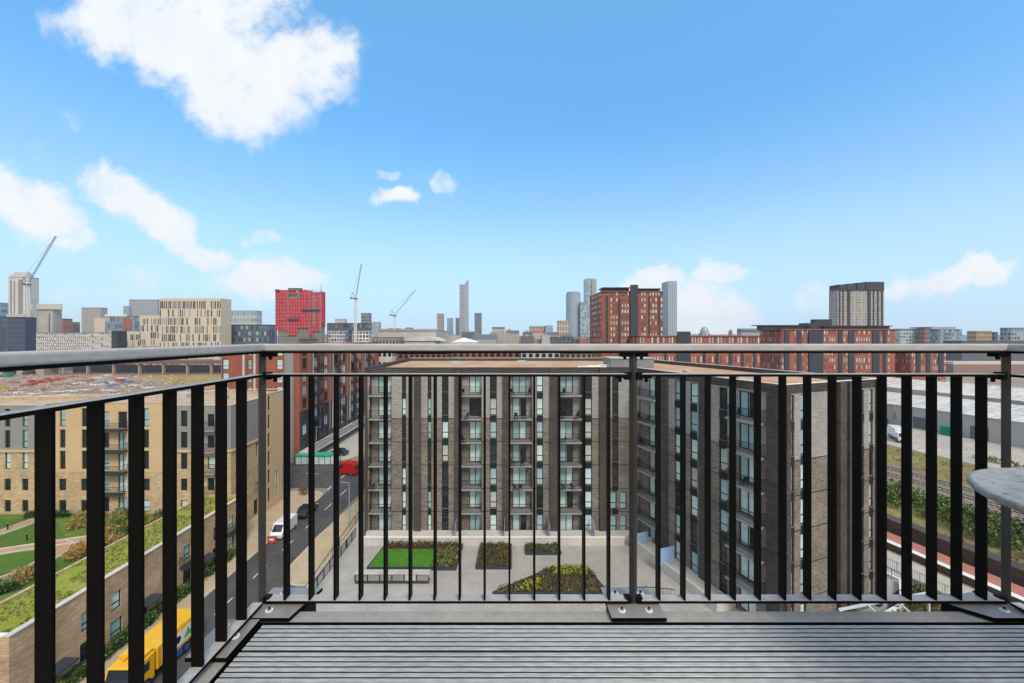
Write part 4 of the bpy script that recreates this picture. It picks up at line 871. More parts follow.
# cranes -------------------------------------------------------------
def lattice(b, a, c, w, n, r, m):
    a, c = Vector(a), Vector(c); d = (c-a).normalized(); u = Vector((0,1,0)); x = d.cross(u).normalized()*w/2; y = x.cross(d).normalized()*w/2
    cs = [x+y, x-y, -x-y, -x+y]
    for q in cs: b.bar(a+q, c+q, r, r, m)
    for k in range(n):
        p, q = a.lerp(c, k/n), a.lerp(c, (k+1)/n)
        for j in range(4): b.bar(p+cs[j], q+cs[(j+1) % 4], r*.6, r*.6, m)
def crane(label, px, ycab, Y, tip, w, mast_m='crane_white', yb=None, cj=None):
    x, zc = PX(px,Y), PZ(ycab,Y); t = Thing('tower_crane', (x,Y,-3), label, 'crane', 'tower cranes over the city')
    b = MB(); lattice(b, (x,Y,-3), (x,Y,zc), w, int((zc+3)/w/1.2), w*.22, mast_m); t.add(b, 'mast')
    b = MB(); lattice(b, (x+.2,Y,zc+w*.6), (PX(tip[0],Y),Y,PZ(tip[1],Y)), w*.42, 16, w*.085, 'steel_grey'); t.add(b, 'jib')
    sgn = -1 if tip[0] > px else 1
    b = MB(); b.box(x-w*1.1, x+w*1.1, Y-w*.8, Y+w*.8, zc, zc+w*.45, 'crane_dark'); b.box(x-w*.8 if sgn > 0 else x+.1, x-.1 if sgn > 0 else x+w*.8, Y-w*.7, Y+w*.4, zc+w*.45, zc+w*1.3, 'crane_white'); t.add(b, 'cab')
    b = MB(); b.bar((x,Y,zc+w*.4), (x+sgn*w*2.6,Y,zc+w*.7), w*.5, w*.3, 'crane_dark'); b.box(x+sgn*w*2.4-w*.6, x+sgn*w*2.4+w*.6, Y-w*.5, Y+w*.5, zc+w*.1, zc+w*1.0, 'concrete_dark'); t.add(b, 'counterweight')
    b = MB(); a = Vector((x+sgn*w*1.6, Y, zc+w*3.6)); b.bar((x,Y,zc+w*.4), a, w*.2, w*.2, 'crane_dark'); b.bar((x+sgn*w*2.4,Y,zc+w), a, w*.14, w*.14, 'crane_dark'); b.bar(a, Vector((PX(tip[0],Y),Y,PZ(tip[1],Y))), .12, .12, 'crane_dark'); t.add(b, 'a_frame')
    return t
crane('white tower crane with a steep jib before the grey concrete core at far left', 27.5, 285, 380, (56,236), 2.2)
crane('slim tower crane with an almost upright jib right of the red scaffolded tower', 355.5, 299, 340, (361.5,264), 1.6)
crane('tower crane with its jib lowered to the right above the long pale shed', 394.5, 316, 360, (415.5,290), 1.5, cj=1)

# viaduct and the cleared site ----------------------------------------
v = Thing('viaduct', (PX(20,286),286,-3), 'old railway viaduct of stone arches and iron spans crossing behind the cleared site', 'viaduct'); Y = 286
zt_ = PZ(361.5,Y); b = MB(); zs_ = -3; x0, x1 = PX(-60,Y), PX(44,Y)
ar = []; cx = [PX(p,Y) for p in (-45,-27,-9,9.5,29)]; hw = (cx[1]-cx[0])*.40; zk = PZ(372,Y)
# pierced arcade wall: columns of strips following each arch
n = 120
for i in range(n):
    a, c = x0+(x1-x0)*i/n, x0+(x1-x0)*(i+1)/n; m_ = (a+c)/2; lo = -3
    for q in cx:
        if abs(m_-q) < hw: lo = (PZ(375,Y))+(PZ(365.5,Y)-PZ(375,Y))*math.sqrt(max(0,1-((m_-q)/hw)**2))
    b.box(a, c, Y, Y+9, lo, zt_, 'viaduct_stone')
v.add(b, 'arcade'); b = MB(); b.box(x0, x1, Y-.3, Y+9.3, zt_+.001, zt_+.9, 'pale_stone'); v.add(b, 'parapet')
b = MB(); x2 = PX(222,Y); b.box(x1, x2, Y, Y+8, PZ(364,Y), PZ(360.5,Y), 'viaduct_iron')
for k in range(60): x = x1+(x2-x1)*k/60; b.box(x, x+.25, Y-.15, Y-.01, PZ(364,Y), PZ(360.5,Y), 'viaduct_iron')
v.add(b, 'girder'); b = MB()
for px in (62,86,112,138,162,186,210): x = PX(px,Y); b.box(x-.45, x+.45, Y+.5, Y+2.5, -3, PZ(364,Y)-.01, 'viaduct_stone')
v.add(b, 'pier')
b = MB(); b.box(x1+1, x2+20, 304, 305, -3, PZ(365,304), 'arch_dark'); tag(b.build('boundary_wall'), 'dark wall seen through the iron spans of the viaduct', 'wall')
SITE = {'stack_red':'red','stack_blue':'blue','stack_white':'white','stack_brown':'brown','stack_green':'green','stack_yellow':'yellow'}
def stack(px, py, w, d, h, m):
    Y = (EYE+3)*F/(py-HY); x = PX(px,Y); t = Thing('material_stack', (x,Y,-2.97), SITE[m]+' stack of building material on the cleared site', 'stack', SITE[m]+' material stacks on the cleared site')
    b = MB(); n = random.randint(2,4)
    for k in range(n): a = random.uniform(-.3,.3); b.box(x-w/2+w*k/n+.25*w/n, x-w/2+w*(k+1)/n-.1*w/n*random.random(), Y-d/2+a, Y+d/2+a, -2.96, -2.96+h*random.uniform(.4,.9), m)
    for k in range(n): b.box(x-w/2+w*k/n+.1, x-w/2+w*(k+1)/n, Y-d/2-.2, Y+d/2+.2, -2.97, -2.955, 'stack_brown')
    t.add(b, 'stack')
for a in ((4,377,9,4,3.2,'stack_green'),(30,385,6,3,1.6,'stack_red'),(36,383,7,3,2,'stack_red'),(44,382.5,8,3,1.4,'stack_red'),(52,380.5,7,3,1.8,'stack_red'),(59,379.5,6,2.5,1.6,'stack_red'),(25,386,4,3,1.2,'stack_brown'),(3,389,4,2.6,1.6,'stack_yellow'),(10,391,5,2,.8,'stack_red'),(28,391,5,2,.8,'stack_red'),(46,390,5,2,.8,'stack_red'),(18,393,6,2,.6,'stack_white'),(35,394,6,2,.6,'stack_white'),(56,392,6,2,.6,'stack_white'),(70,391,7,2,.6,'stack_white'),(84,390,6,2,.6,'stack_white'),(97,385.5,6,3,1.4,'stack_white'),(104,384,5,3,1.6,'stack_blue'),(111,383.5,5,3,1.8,'stack_white'),(112,386,6,3,1.2,'stack_blue'),(119,381.5,5,3,1.8,'stack_red'),(127,383,4,3,1.5,'stack_blue'),(122,379,5,3,1.4,'stack_white'),(134,386,5,3,1,'stack_white'),(64,385,6,3,1,'stack_brown'),(78,384,6,3,1.2,'stack_white'),(88,381,6,3,1.2,'stack_brown'),(99,378,6,3,1,'stack_white'),(72,377.5,6,3,1.2,'stack_brown'),(106,376,6,3,1.4,'stack_white'),(12,383,6,3,1,'stack_brown'),(148,388,6,3,.8,'stack_white'),(6,398,6,1.6,.6,'stack_white'),(24,397,6,1.6,.6,'stack_white'),(44,396.5,6,1.6,.6,'stack_white'),(16,400.5,6,1.6,.5,'stack_brown'),(66,395,6,1.6,.6,'stack_white'),(88,393,6,1.6,.6,'stack_brown'),(108,391,6,1.6,.6,'stack_white')): stack(*a)
b = MB()
for _ in range(760):
    px, py = random.uniform(-10,190), random.uniform(375,403); Y = (EYE+3)*F/(py-HY); x = PX(px,Y); s = random.uniform(.25,1.1); b.box(x-s, x+s, Y-.4*s, Y+.4*s, -2.97, -2.97+random.uniform(.15,.7), random.choice(['pale_stone','stack_brown','concrete','city_brown','roof_beige','city_brown','city_grey']))
stuff(b.build('rubble'), 'scattered rubble and debris across the cleared site', 'rubble')

# low city beyond: roofs and small blocks, each one a house or shed of its own
cityn = 0; cm_ = ['city_pale','city_brown','city_grey','city_slate','city_red','concrete','stone_beige','city_red','city_brown']
CW = {'city_pale':'pale','city_brown':'brown','city_grey':'grey','city_slate':'slate','city_red':'red brick','concrete':'concrete','stone_beige':'beige'}
def lowblock(px, Y, w, d, h, m):
    x = PX(px,Y); kind = random.choice(['flat','gable'])
    t = Thing('low_building', (x,Y,-3), 'hazy low '+CW[m]+' '+('house with a pitched roof' if kind == 'gable' else 'block with a flat roof')+' in the far low city', 'building', 'low '+CW[m]+(' houses' if kind == 'gable' else ' blocks')+' of the far city')
    b = MB(); b.prism([(x-w/2,Y),(x+w/2,Y),(x+w/2,Y+d),(x-w/2,Y+d)], -3, h, m); t.add(b, 'wall'); r = MB()
    if kind == 'gable':
        g = h+min(w,d)*.28; a, c, e, f_ = (x-w/2-.5,Y-.5,h+.01), (x+w/2+.5,Y-.5,h+.01), (x+w/2+.5,Y+d+.5,h+.01), (x-w/2-.5,Y+d+.5,h+.01); p, q = (x-w/2-.5,Y+d/2,g), (x+w/2+.5,Y+d/2,g)
        for fc in ((a,c,q,p),(e,f_,p,q),(f_,a,p),(c,e,q)): r.face(fc, 'city_slate' if random.random() < .6 else 'city_red')
    else: r.box(x-w/2+.4, x+w/2-.4, Y+.4, Y+d-.4, h+.005, h+.5, 'roof_grey'); r.box(x-w*.2, x+w*.12, Y+d*.3, Y+d*.6, h+.5, h+2.6, 'city_grey')
    t.add(r, 'roof')
for i in range(70):
    Y = random.uniform(520,1000); px = random.uniform(376,585); ty = random.uniform(332,341) if 430 < px < 490 or px > 520 or random.random() < .6 else random.uniform(327,334); lowblock(px, Y, random.uniform(7,20)*(.5+Y/900), random.uniform(10,20), min(PZ(ty,Y), 60), random.choice(['city_pale','city_grey','city_slate','concrete','stone_beige','city_brown','city_pale','city_grey','city_red']))
for i in range(200):
    Y = random.choice([random.uniform(420,900), random.uniform(700,1500), random.uniform(1200,2600)]); px = random.uniform(330,800) if i < 150 else random.uniform(-60,1080)
    lowblock(px, Y, random.uniform(12,46)*(.6+Y/1400), random.uniform(10,24), random.choice([6,8,9,11,14,18,22])*(.75+Y/2600), random.choice(cm_))
# far trees between the roofs
b = MB()
for _ in range(150):
    Y = random.uniform(380,1500); px = random.uniform(330,760) if _ < 110 else random.uniform(900,1070)
    leaves(b, (PX(px,Y),Y,4), (random.uniform(4,9),4,random.uniform(5,8)), 26, 1.6, ['leaf_dark','leaf_grey','leaf_mid','leaf_rust'])
stuff(b.build('far_trees'), 'hazy far trees between the roofs of the low city', 'trees')
# ------------------------------------------------------------------ courtyard: terraces, planters, screens, fences
b = MB(); b.prism([(-17.6,47.9),(14.2,47.9),(16.0,49.9),(16.4,50.18),(-18.2,50.18)], .001, .62, 'pale_stone'); structure(b.build('patio_terrace'))
tr = Thing('patio_wall', (0,47.8,0), 'long low pale stone wall along the patios of the dark brick block', 'wall')
b = MB(); W = Wall(tr, (-17.6,47.88), (14.2,47.88), 0, 1, []); b.prism([(-17.6,47.6),(14.2,47.6),(14.2,47.88),(-17.6,47.88)], 0, .95, 'pale_stone'); tr.add(b, 'wall')
b = MB(); b.prism([(-17.65,47.55),(14.25,47.55),(14.25,47.92),(-17.65,47.92)], .951, 1.02, 'white_trim'); tr.add(b, 'coping')
tr2 = Thing('patio_wall', (16,44,0), 'low pale stone wall stepping along the patios of the angled wing', 'wall')
b = MB()
dw = Vector((.342,-.94)); nw = Vector((-.94,-.342)); c0 = Vector(C1)
def WP(u, w): v = c0+dw*u+nw*w; return (v.x, v.y)
b.prism([WP(2.5,2.4), WP(14.0,2.4), WP(14.0,2.1), WP(2.5,2.1)], 0, 1.0, 'pale_stone'); b.prism([WP(2.5,2.1), WP(2.8,2.1), WP(2.8,.02), WP(2.5,.02)], 0, 1.0, 'pale_stone'); b.prism([WP(14.0,2.4), WP(14.3,2.4), WP(14.3,.02), WP(14.0,.02)], 0, 1.0, 'pale_stone'); tr2.add(b, 'wall')
b = MB(); b.prism([WP(2.8,2.09), WP(13.9,2.09), WP(13.9,.02), WP(2.8,.02)], .002, .55, 'pale_stone'); structure(b.build('patio_terrace'))
def screen(px, Y, ang, w, h, label, z=.62):
    x = PX(px,Y); t = Thing('privacy_screen', (x,Y,z), label, 'screen', 'blue glass privacy screens')
    d = Vector((math.cos(ang), math.sin(ang), 0)); p0 = Vector((x,Y,0))
    b = MB(); b.bar(p0-d*w/2+Vector((0,0,z+.05+h/2)), p0+d*w/2+Vector((0,0,z+.05+h/2)), .03, h, 'screen_blue'); t.add(b, 'pane')
    b = MB(); b.bar(p0-d*w/2+Vector((0,0,z)), p0-d*w/2+Vector((0,0,z+h+.1)), .06, .06, 'steel_grey'); b.bar(p0+d*w/2+Vector((0,0,z)), p0+d*w/2+Vector((0,0,z+h+.1)), .06, .06, 'steel_grey'); t.add(b, 'frame')
for px, l in ((456,'blue glass screen at the right end of the big lawn planter'),(504.5,'blue glass screen near the small dark planter, middle of the terrace'),(549,'blue glass screen between the two planters and the entrance on the terrace'),(593,'blue glass screen right end of the terrace, by the dark entrance')): screen(px, 49.0, R(90), 1.9, 1.75, l)
a = math.atan2(nw.y, nw.x)
screen(641, 46.9, a, 2.0, 1.9, 'tall blue glass screen at the inner corner beside the entrance', 0); screen(666, 42.6, a, 2.2, 1.9, 'wide blue glass screen on the patio of the angled wing', .55)
def planter(name, label, poly, h, kinds):
    c = (sum(p[0] for p in poly)/len(poly), sum(p[1] for p in poly)/len(poly)); t = Thing(name, (*c,0), label, 'planter', None)
    b = MB(); n = len(poly)
    for i in range(n): p, q = poly[i], poly[(i+1) % n]; b.bar((p[0],p[1],h/2), (q[0],q[1],h/2), .10, h, 'charcoal_clad')
    t.add(b, 'edging'); b = MB(); b.face([(p[0],p[1],h-.08) for p in poly], 'soil'); t.add(b, 'soil')
    for (pl, m, d, hgt, ms, size) in kinds:
        x0, x1, y0, y1 = min(p[0] for p in pl), max(p[0] for p in pl), min(p[1] for p in pl), max(p[1] for p in pl); b = MB(); k = 0
        ins = lambda x, y: sum(1 for i in range(len(pl)) if ((pl[i][1] > y) != (pl[i-1][1] > y)) and x < (pl[i-1][0]-pl[i][0])*(y-pl[i][1])/(pl[i-1][1]-pl[i][1])+pl[i][0]) % 2
        if m == 'grass': b.face([(p[0],p[1],h-.02) for p in pl], 'lawn'); o = t.add(b, 'grass'); continue
        while k < d:
            x, y = random.uniform(x0,x1), random.uniform(y0,y1)
            if ins(x, y): k += 1; v = random.uniform(.5,1.1); leaves(b, (x,y,h+hgt*v*.5), (.26,.26,hgt*v*.6), 14, size, ms)
        tag(t.add(b, m), kind='stuff')
G1 = ['leaf_dark','leaf_olive','leaf_mid','leaf_grey','leaf_olive','leaf_rust']
planter('planter', 'large planter with a bright lawn, a rust coloured hedge and mixed shrubs', [(-15.4,42.6),(-5.7,42.6),(-5.5,47.4),(-14.9,47.4)], .35,
        [([(-15.3,42.7),(-8.5,42.7),(-8.4,46.3),(-15.0,46.3)], 'grass', 0, 0, 0, 0), ([(-14.8,46.4),(-6,46.4),(-6,47.3),(-14.8,47.3)], 'hedge', 190, .55, ['leaf_rust','leaf_dark','leaf_olive','leaf_rust'], .11), ([(-8.3,42.75),(-5.8,42.75),(-5.8,46.4),(-8.2,46.4)], 'shrubs', 210, .4, ['leaf_olive','leaf_light','leaf_dark','leaf_straw','leaf_grey','leaf_mid'], .11)])
planter('planter', 'dark square planter of rusty low shrubs beside the large lawn one', [(-3.5,42.8),(.35,42.8),(.4,47.4),(-3.3,47.4)], .35, [([(-3.4,42.9),(.25,42.9),(.3,47.3),(-3.2,47.3)], 'shrubs', 300, .38, ['leaf_rust','leaf_dark','leaf_olive','leaf_mid','leaf_rust','leaf_grey'], .11)])
planter('planter', 'small dark planter of green shrubs under the patio wall', [(2.1,45.6),(6.2,45.6),(6.0,47.3),(2.1,47.3)], .35, [([(2.2,45.7),(6.1,45.7),(5.9,47.2),(2.2,47.2)], 'shrubs', 130, .35, ['leaf_dark','leaf_mid','leaf_grey','leaf_olive'], .11)])
P = [(-1.5,38.7),(9.9,38.7),(8.75,42.8),(4.9,42.9)]
planter('planter', 'wedge shaped bed of rusty shrubs with yellow flowering tufts near the balcony', P, .22, [(P, 'shrubs', 300, .27, G1+['leaf_rust','leaf_dark'], .12), ([(.2,38.95),(3.2,38.95),(4.0,40.4),(3.2,40.6)], 'yellow_tufts', 26, .42, ['leaf_yellow','leaf_light','leaf_yellow'], .12), ([(4.7,41.4),(8.9,41.3),(8.7,42.7),(5.1,42.8)], 'yellow_tufts', 60, .42, ['leaf_yellow','leaf_light','leaf_yellow'], .12)])
# glazed lower canopy and stair rails at the left of the courtyard
t = Thing('glass_lantern', (-12,40.4,0), 'low rooflight box of pale panels in front of the lawn planter', 'rooflight'); b = MB(); x0, x1, y0, y1 = -15.8, -8.2, 40.3, 40.9
b.prism([(x0,y0),(x1,y0),(x1,y1),(x0,y1)], 0, .3, 'charcoal_clad'); b.prism([(x0-.1,y0-.1),(x1+.1,y0-.1),(x1+.1,y1+.1),(x0-.1,y1+.1)], 1.0, 1.07, 'concrete'); t.add(b, 'frame')
for k in range(6):
    a0 = x0+(x1-x0)*k/6; b = MB(); b.box(a0+.06, a0+(x1-x0)/6-.06, y0+.02, y0+.06, .3, 1.0, 'concrete_dark' if k != 4 else 'slab_grey'); t.add(b, 'pane')
    b = MB(); b.box(a0-.05, a0+.05, y0-.02, y0+.09, .3, 1.0, 'frame_dark'); t.add(b, 'mullion')
def rail_fence(name, label, pts, h, step, m='frame_dark', z=0, cat='railing', postw=.06):
    t = Thing(name, (*pts[0][:2], z), label, cat); b = MB(); po = MB()
    for i in range(len(pts)-1):
        p, q = Vector((*pts[i], z) if len(pts[i]) == 2 else pts[i]), Vector((*pts[i+1], z) if len(pts[i+1]) == 2 else pts[i+1]); up = Vector((0,0,1)); L_ = (q-p).length; n = int(L_/step)
        b.bar(p+up*h, q+up*h, .06, .05, m); b.bar(p+up*.12, q+up*.12, .04, .04, m)
        for k in range(n+1):
            c = p.lerp(q, k/max(n,1)); (po if k % 10 == 0 else b).bar(c+up*(.0 if k % 10 == 0 else .12), c+up*(h+.04 if k % 10 == 0 else h), postw if k % 10 == 0 else .025, postw if k % 10 == 0 else .025, m)
    t.add(b, 'railing'); t.add(po, 'posts'); return t
rail_fence('courtyard_railing', 'black railing along the drop between courtyard and street', [(-19.4,20),(-19.4,47),(-19.4,49.8)], 1.15, .14)
rail_fence('stair_railing', 'black sloping handrail beside the ramp down to the street', [(-21.8,38,-2.8),(-21.6,50,-1.4),(-21.4,62,-.1)], 1.1, .5)
b = MB(); b.prism([(-22.3,30),(-21.0,30),(-20.9,76),(-22.3,76)], -2.99, -2.0, 'dark_brick', 'pale_stone'); tag(b.build('ramp_wall'), 'dark brick ramp wall with a pale top beside the street pavement', 'wall')
rail_fence('courtyard_railing', 'short black railing on the paving right of the wedge shaped bed', [(10.6,38.2),(13.6,38.4),(16.2,38.0)], .9, .3)
for k, (x, y) in enumerate(((-25.3,61.5),(-25.2,63.4),(-25.1,65.3))):
    t = Thing('bicycle_stand', (x,y,-2.87), 'steel hoop bicycle stand on the street pavement', 'bicycle stand', 'bicycle stands on the pavement'); b = MB(); pr_ = None
    for j in range(9):
        a = math.pi*j/8; p = (x+.4*math.cos(a), y, -2.87+.45+.4*math.sin(a))
        if pr_: b.tube(pr_, p, .03, 8)
        pr_ = p
    b.tube((x+.4,y,-2.87),(x+.4,y,-2.42),.03,8); b.tube((x-.4,y,-2.87),(x-.4,y,-2.42),.03,8); t.add(b, 'hoop', 'steel_grey')
# ------------------------------------------------------------------ planting by the left gardens and along the street
def shrub(name, label, c, rad, n, size, ms, cat='shrub', group=None, stems=True):
    t = Thing(name, c, label, cat, group); b = MB(); leaves(b, (c[0],c[1],c[2]+rad[2]*.95), rad, n, size, ms); t.add(b, 'foliage')
    s_ = MB()
    for k in range(5): a = k*1.26; s_.bar((c[0],c[1],c[2]), (c[0]+rad[0]*.5*math.cos(a), c[1]+rad[1]*.5*math.sin(a), c[2]+rad[2]*1.1), .05, .05, 'city_brown')
    t.add(s_, 'stem'); return t
def hedge(label, a, c, w, h, n, ms, z=-2.87, size=.13):
    a, c = Vector(a), Vector(c); t = Thing('hedge', (*a, z), label, 'hedge'); b = MB()
    for _ in range(n): p = a.lerp(c, random.random()); leaves(b, (p.x+random.uniform(-w,w)*.4, p.y+random.uniform(-.3,.3), z+h*random.uniform(.2,.9)), (.28,.28,.28), 10, size, ms)
    t.add(b, 'foliage'); s_ = MB(); m = int((c-a).length/.8)
    for k in range(m): p = a.lerp(c, (k+.5)/m); s_.bar((p.x,p.y,z), (p.x,p.y,z+h*.6), .05, .05, 'city_brown')
    t.add(s_, 'stem'); return t
for i, (y0, y1, l) in enumerate(((29.5,34.6,'dark green hedge below the nearest windows of the stone terrace'),(35.2,39.0,'dark green hedge beside the yellow truck under the stone terrace'),(39.8,44.6,'green hedge along the middle of the stone terrace by the pavement'),(45.4,50.5,'green hedge towards the far end of the stone terrace'))):
    hedge(l, (-35.6,y0), (-35.5,y1), .9, 1.1, 300, ['leaf_dark','leaf_mid','leaf_dark','leaf_mid','leaf_light'])
hedge('clipped dark hedge between the garden path and the green roof', (-54.5,36.2), (-49.5,39.2), 1.0, .8, 300, ['leaf_dark','leaf_mid','leaf_dark'], 0)
hedge('clipped green hedge at the foot of the tan block', (-68,54.9), (-62,55.1), .8, .9, 220, ['leaf_dark','leaf_mid'], 0)
GS = ((-57.5,51.8,'straw'),(-55.8,52.4,'straw'),(-53.8,53.8,'straw'),(-52.4,52.2,'olive'),(-49.7,44.6,'orange'),(-50.4,46,'orange'),(-49.4,47.4,'orange'),(-48.6,51,'rust'),(-47.2,52.3,'rust'),(-50.4,42.2,'olive'),(-51.2,53.9,'straw'),(-46,53.6,'olive'),(-57.6,54.6,'dark'),(-50.1,40.3,'straw'),(-52.0,38.0,'straw'),(-48.8,49.4,'dark'),(-56.6,53.2,'dark'),(-54.8,55.0,'olive'),(-51.6,50.2,'straw'),(-50.6,48.2,'straw'),(-52.6,55.0,'dark'),(-50.2,52.8,'olive'),(-48.4,54.4,'dark'),(-49.6,50.4,'rust'),(-51.0,41.0,'straw'),(-50.6,38.8,'olive'),(-52.6,36.4,'straw'),(-59.2,54.2,'straw'),(-49.2,45.9,'orange'),(-47.9,47.8,'straw'))
MS = {'straw':['leaf_straw','leaf_olive','leaf_straw'],'orange':['leaf_orange','leaf_straw','leaf_orange'],'olive':['leaf_olive','leaf_light','leaf_mid'],'rust':['leaf_rust','leaf_olive','leaf_straw'],'dark':['leaf_dark','leaf_mid']}
NM = {'straw':'straw coloured grass clump','orange':'orange tinted grass clump','olive':'olive green clump','rust':'rusty brown clump','dark':'dark green bush'}
for x, y, k in GS: shrub('garden_shrub', NM[k]+' growing in the garden before the tan block', (x,y,0), (.95,.95,.75), 420, .13, MS[k], 'shrub', NM[k]+'s in the garden')
for x, y in ((-66.2,51.6),(-60.2,48.8),(-67.9,46.4)):
    t = Thing('bollard_light', (x,y,0), 'short black bollard light on the lawn edge by the garden path', 'bollard', 'bollard lights along the garden path'); b = MB(); b.cyl((x,y), .07, 0, .85, 10, 'frame_dark'); t.add(b, 'post'); b = MB(); b.cyl((x,y), .075, .85, .93, 10, 'lamp_glass'); b.cyl((x,y), .09, .93, .97, 10, 'frame_dark'); t.add(b, 'lamp_head')
shrub('street_shrub', 'green bush with red berries on the pavement corner by the junction', (-36.6,70.0,-2.87), (1.0,1.0,.7), 300, .13, ['leaf_mid','leaf_dark','leaf_olive'])
shrub('street_shrub', 'small dark red shrub on the pavement corner beside the tan wall', (-37.6,71.2,-2.87), (.5,.5,.8), 160, .12, ['leaf_rust','stack_red'])
# ------------------------------------------------------------------ railway side
BL = ['leaf_dark','leaf_mid','leaf_mid','leaf_light','leaf_dark']
b = MB()
for _ in range(2100):
    s = random.uniform(74,87.5); t_ = random.uniform(-20,120)
    if noise.noise((s*.13,t_*.1,5)) > (-.02 if s < 79 else -.35): x, y = ST(s,t_); leaves(b, (x,y,-2.4+random.random()*.8), (1.0,1.0,1.0), 22, .30, BL if random.random() > .25 else ['leaf_light','leaf_olive','leaf_mid'])
stuff(b.build('embankment_bushes'), 'green bushes massed on the embankment below the railway tracks', 'bushes')
b = MB()
for _ in range(3200):
    s = random.choice([random.uniform(69.6,75), random.uniform(103.5,121), random.uniform(88,92)]); t_ = random.uniform(-30,150); x, y = ST(s,t_)
    if noise.noise((s*.1,t_*.07,9)) > -.1: leaves(b, (x,y,-2.75), (.8,.8,random.uniform(.25,.7)), 9, .2, ['leaf_straw','leaf_olive','leaf_light','leaf_rust','leaf_straw'] if s > 100 else ['leaf_olive','leaf_mid','leaf_rust'])
stuff(b.build('trackside_weeds'), 'yellow and brown weeds beside the railway tracks', 'weeds')
rail_fence('path_railing', 'pale balustrade with thin bars along the path above the railway', [ST(57.2,-25), ST(57.2,75)], 1.15, .22, 'steel_grey', -2.99)
rail_fence('path_railing', 'black railing at the edge of the courtyard garden above the path', [ST(49.3,-30), ST(49.3,58)], 1.0, .25, 'steel_grey', 0)
b = MB(); b.prism([ST(53.5,-60),ST(53.9,-60),ST(53.9,120),ST(53.5,120)], -3, -1.9, 'pale_stone', 'white_trim'); tag(b.build('path_wall'), 'low pale wall between the garden and the tan footpath', 'wall')
Pn = [ST(43.6,1),ST(49,-8),ST(49,26),ST(43.8,25)]
planter('planter', 'ground level bed of green and brown shrubs below the end wall of the angled wing', [(25.5,27.5),(36.5,27.5),(44.2,33.5),(42.6,41.0),(37.5,38.2)], .12, [([(26,28),(36.3,28),(43.6,33.8),(42.3,40.3),(37.5,37.6)], 'shrubs', 620, .55, ['leaf_dark','leaf_mid','leaf_olive','leaf_rust','leaf_mid','leaf_light'], .14)])
t = Thing('pergola', (31,34,0), 'pale blue painted pipe frame pergola over the bed at the wing end', 'pergola'); b = MB(); zt_ = 2.3
a0, a1, a2, a3 = (28.2,33.2),(38.2,35.4),(37.6,31.2),(27.2,30.2)
for p, q in ((a0,a1),(a1,a2),(a3,a2),(a0,a3)): b.bar((*p,zt_), (*q,zt_), .16, .16, 'pipe_blue')
for f_ in (.3,.6): b.bar((a0[0]+(a1[0]-a0[0])*f_, a0[1]+(a1[1]-a0[1])*f_, zt_), (a3[0]+(a2[0]-a3[0])*f_, a3[1]+(a2[1]-a3[1])*f_, zt_), .14, .14, 'pipe_blue')
t.add(b, 'top_frame'); 
for p in (a0,a1,a2,a3): b = MB(); b.bar((*p,0), (*p,zt_-.08), .14, .14, 'pipe_blue'); t.add(b, 'post')
b = MB(); b.bar((24.3,31.0,.25),(37.0,36.6,.25),.3,.5,'white_trim'); b.bar((37.0,36.6,.25),(40.5,40.2,.25),.3,.5,'white_trim'); tag(b.build('garden_kerb'), 'low white kerb wall edging the bed at the foot of the end wall', 'wall')
def lamp_post(label, x, y, z, h, arm=1.2, ang=0):
    t = Thing('street_lamp', (x,y,z), label, 'street lamp'); b = MB(); b.cyl((x,y), .1, z, z+h, 10, 'steel_grey', .06); b.cyl((x,y), .16, z, z+.7, 10, 'pale_stone'); t.add(b, 'post')
    d = Vector((math.cos(ang),math.sin(ang),0)); b = MB(); b.bar(Vector((x,y,z+h)), Vector((x,y,z+h+.15))+d*arm, .07, .07, 'steel_grey'); t.add(b, 'arm'); b = MB(); e = Vector((x,y,z+h+.12))+d*(arm+.2); b.bar(e-d*.3, e+d*.3, .28, .12, 'frame_dark'); t.add(b, 'lamp_head')
lamp_post('tall grey lamp post beside the railway platform, right of the table', *ST(73,37), -3, 6.2, 1.0, R(170))
lamp_post('grey street lamp on the plaza near the green roofed shelter', -45.2, 92, -2.87, 7, 1.2, 0)
lamp_post('grey street lamp on the pavement by the courtyard ramp', -23.2, 57, -2.87, 7, 1.4, R(180))
# white sheds
def shed(label, s0, s1, t0, t1, h, rise):
    c = ST((s0+s1)/2,(t0+t1)/2); t = Thing('shed', (*c,-3), label, 'shed', None); b = MB(); b.prism([ST(s0,t0),ST(s1,t0),ST(s1,t1),ST(s0,t1)], -3, -3+h, 'shed_wall'); t.add(b, 'wall'); r = MB(); m = (s0+s1)/2; z = -3+h
    a, q, e, f_ = [Vector((*p, z+.02)) for p in (ST(s0-.4,t0-.3),ST(s1+.4,t0-.3),ST(s1+.4,t1+.3),ST(s0-.4,t1+.3))]; g, i = Vector((*ST(m,t0-.3),z+rise)), Vector((*ST(m,t1+.3),z+rise))
    r.face([a,g,i,f_]); r.face([q,e,i,g]); r.face([a,q,g]); r.face([e,f_,i]); t.add(r, 'roof', 'shed_roof')
    s_ = MB(); n = 14
    for k in range(n):
        tt = t0+(t1-t0)*(k+.5)/n; p, q2 = Vector((*ST(s0+.6,tt), z+.1+.02*rise)), Vector((*ST(m-.5,tt), z+rise+.02)); s_.bar(p, q2, .5, .06, 'lamp_glass')
    t.add(s_, 'roof_lights')
    for k in range(5):
        tt = t0+(t1-t0)*(k+.5)/5; d_ = MB(); p, q2 = ST(s0-.06,tt-1.8), ST(s0-.06,tt+1.8); d_.bar((p[0],p[1],-1.2), (q2[0],q2[1],-1.2), .08, 3.5, 'city_slate'); t.add(d_, 'shutter_door')
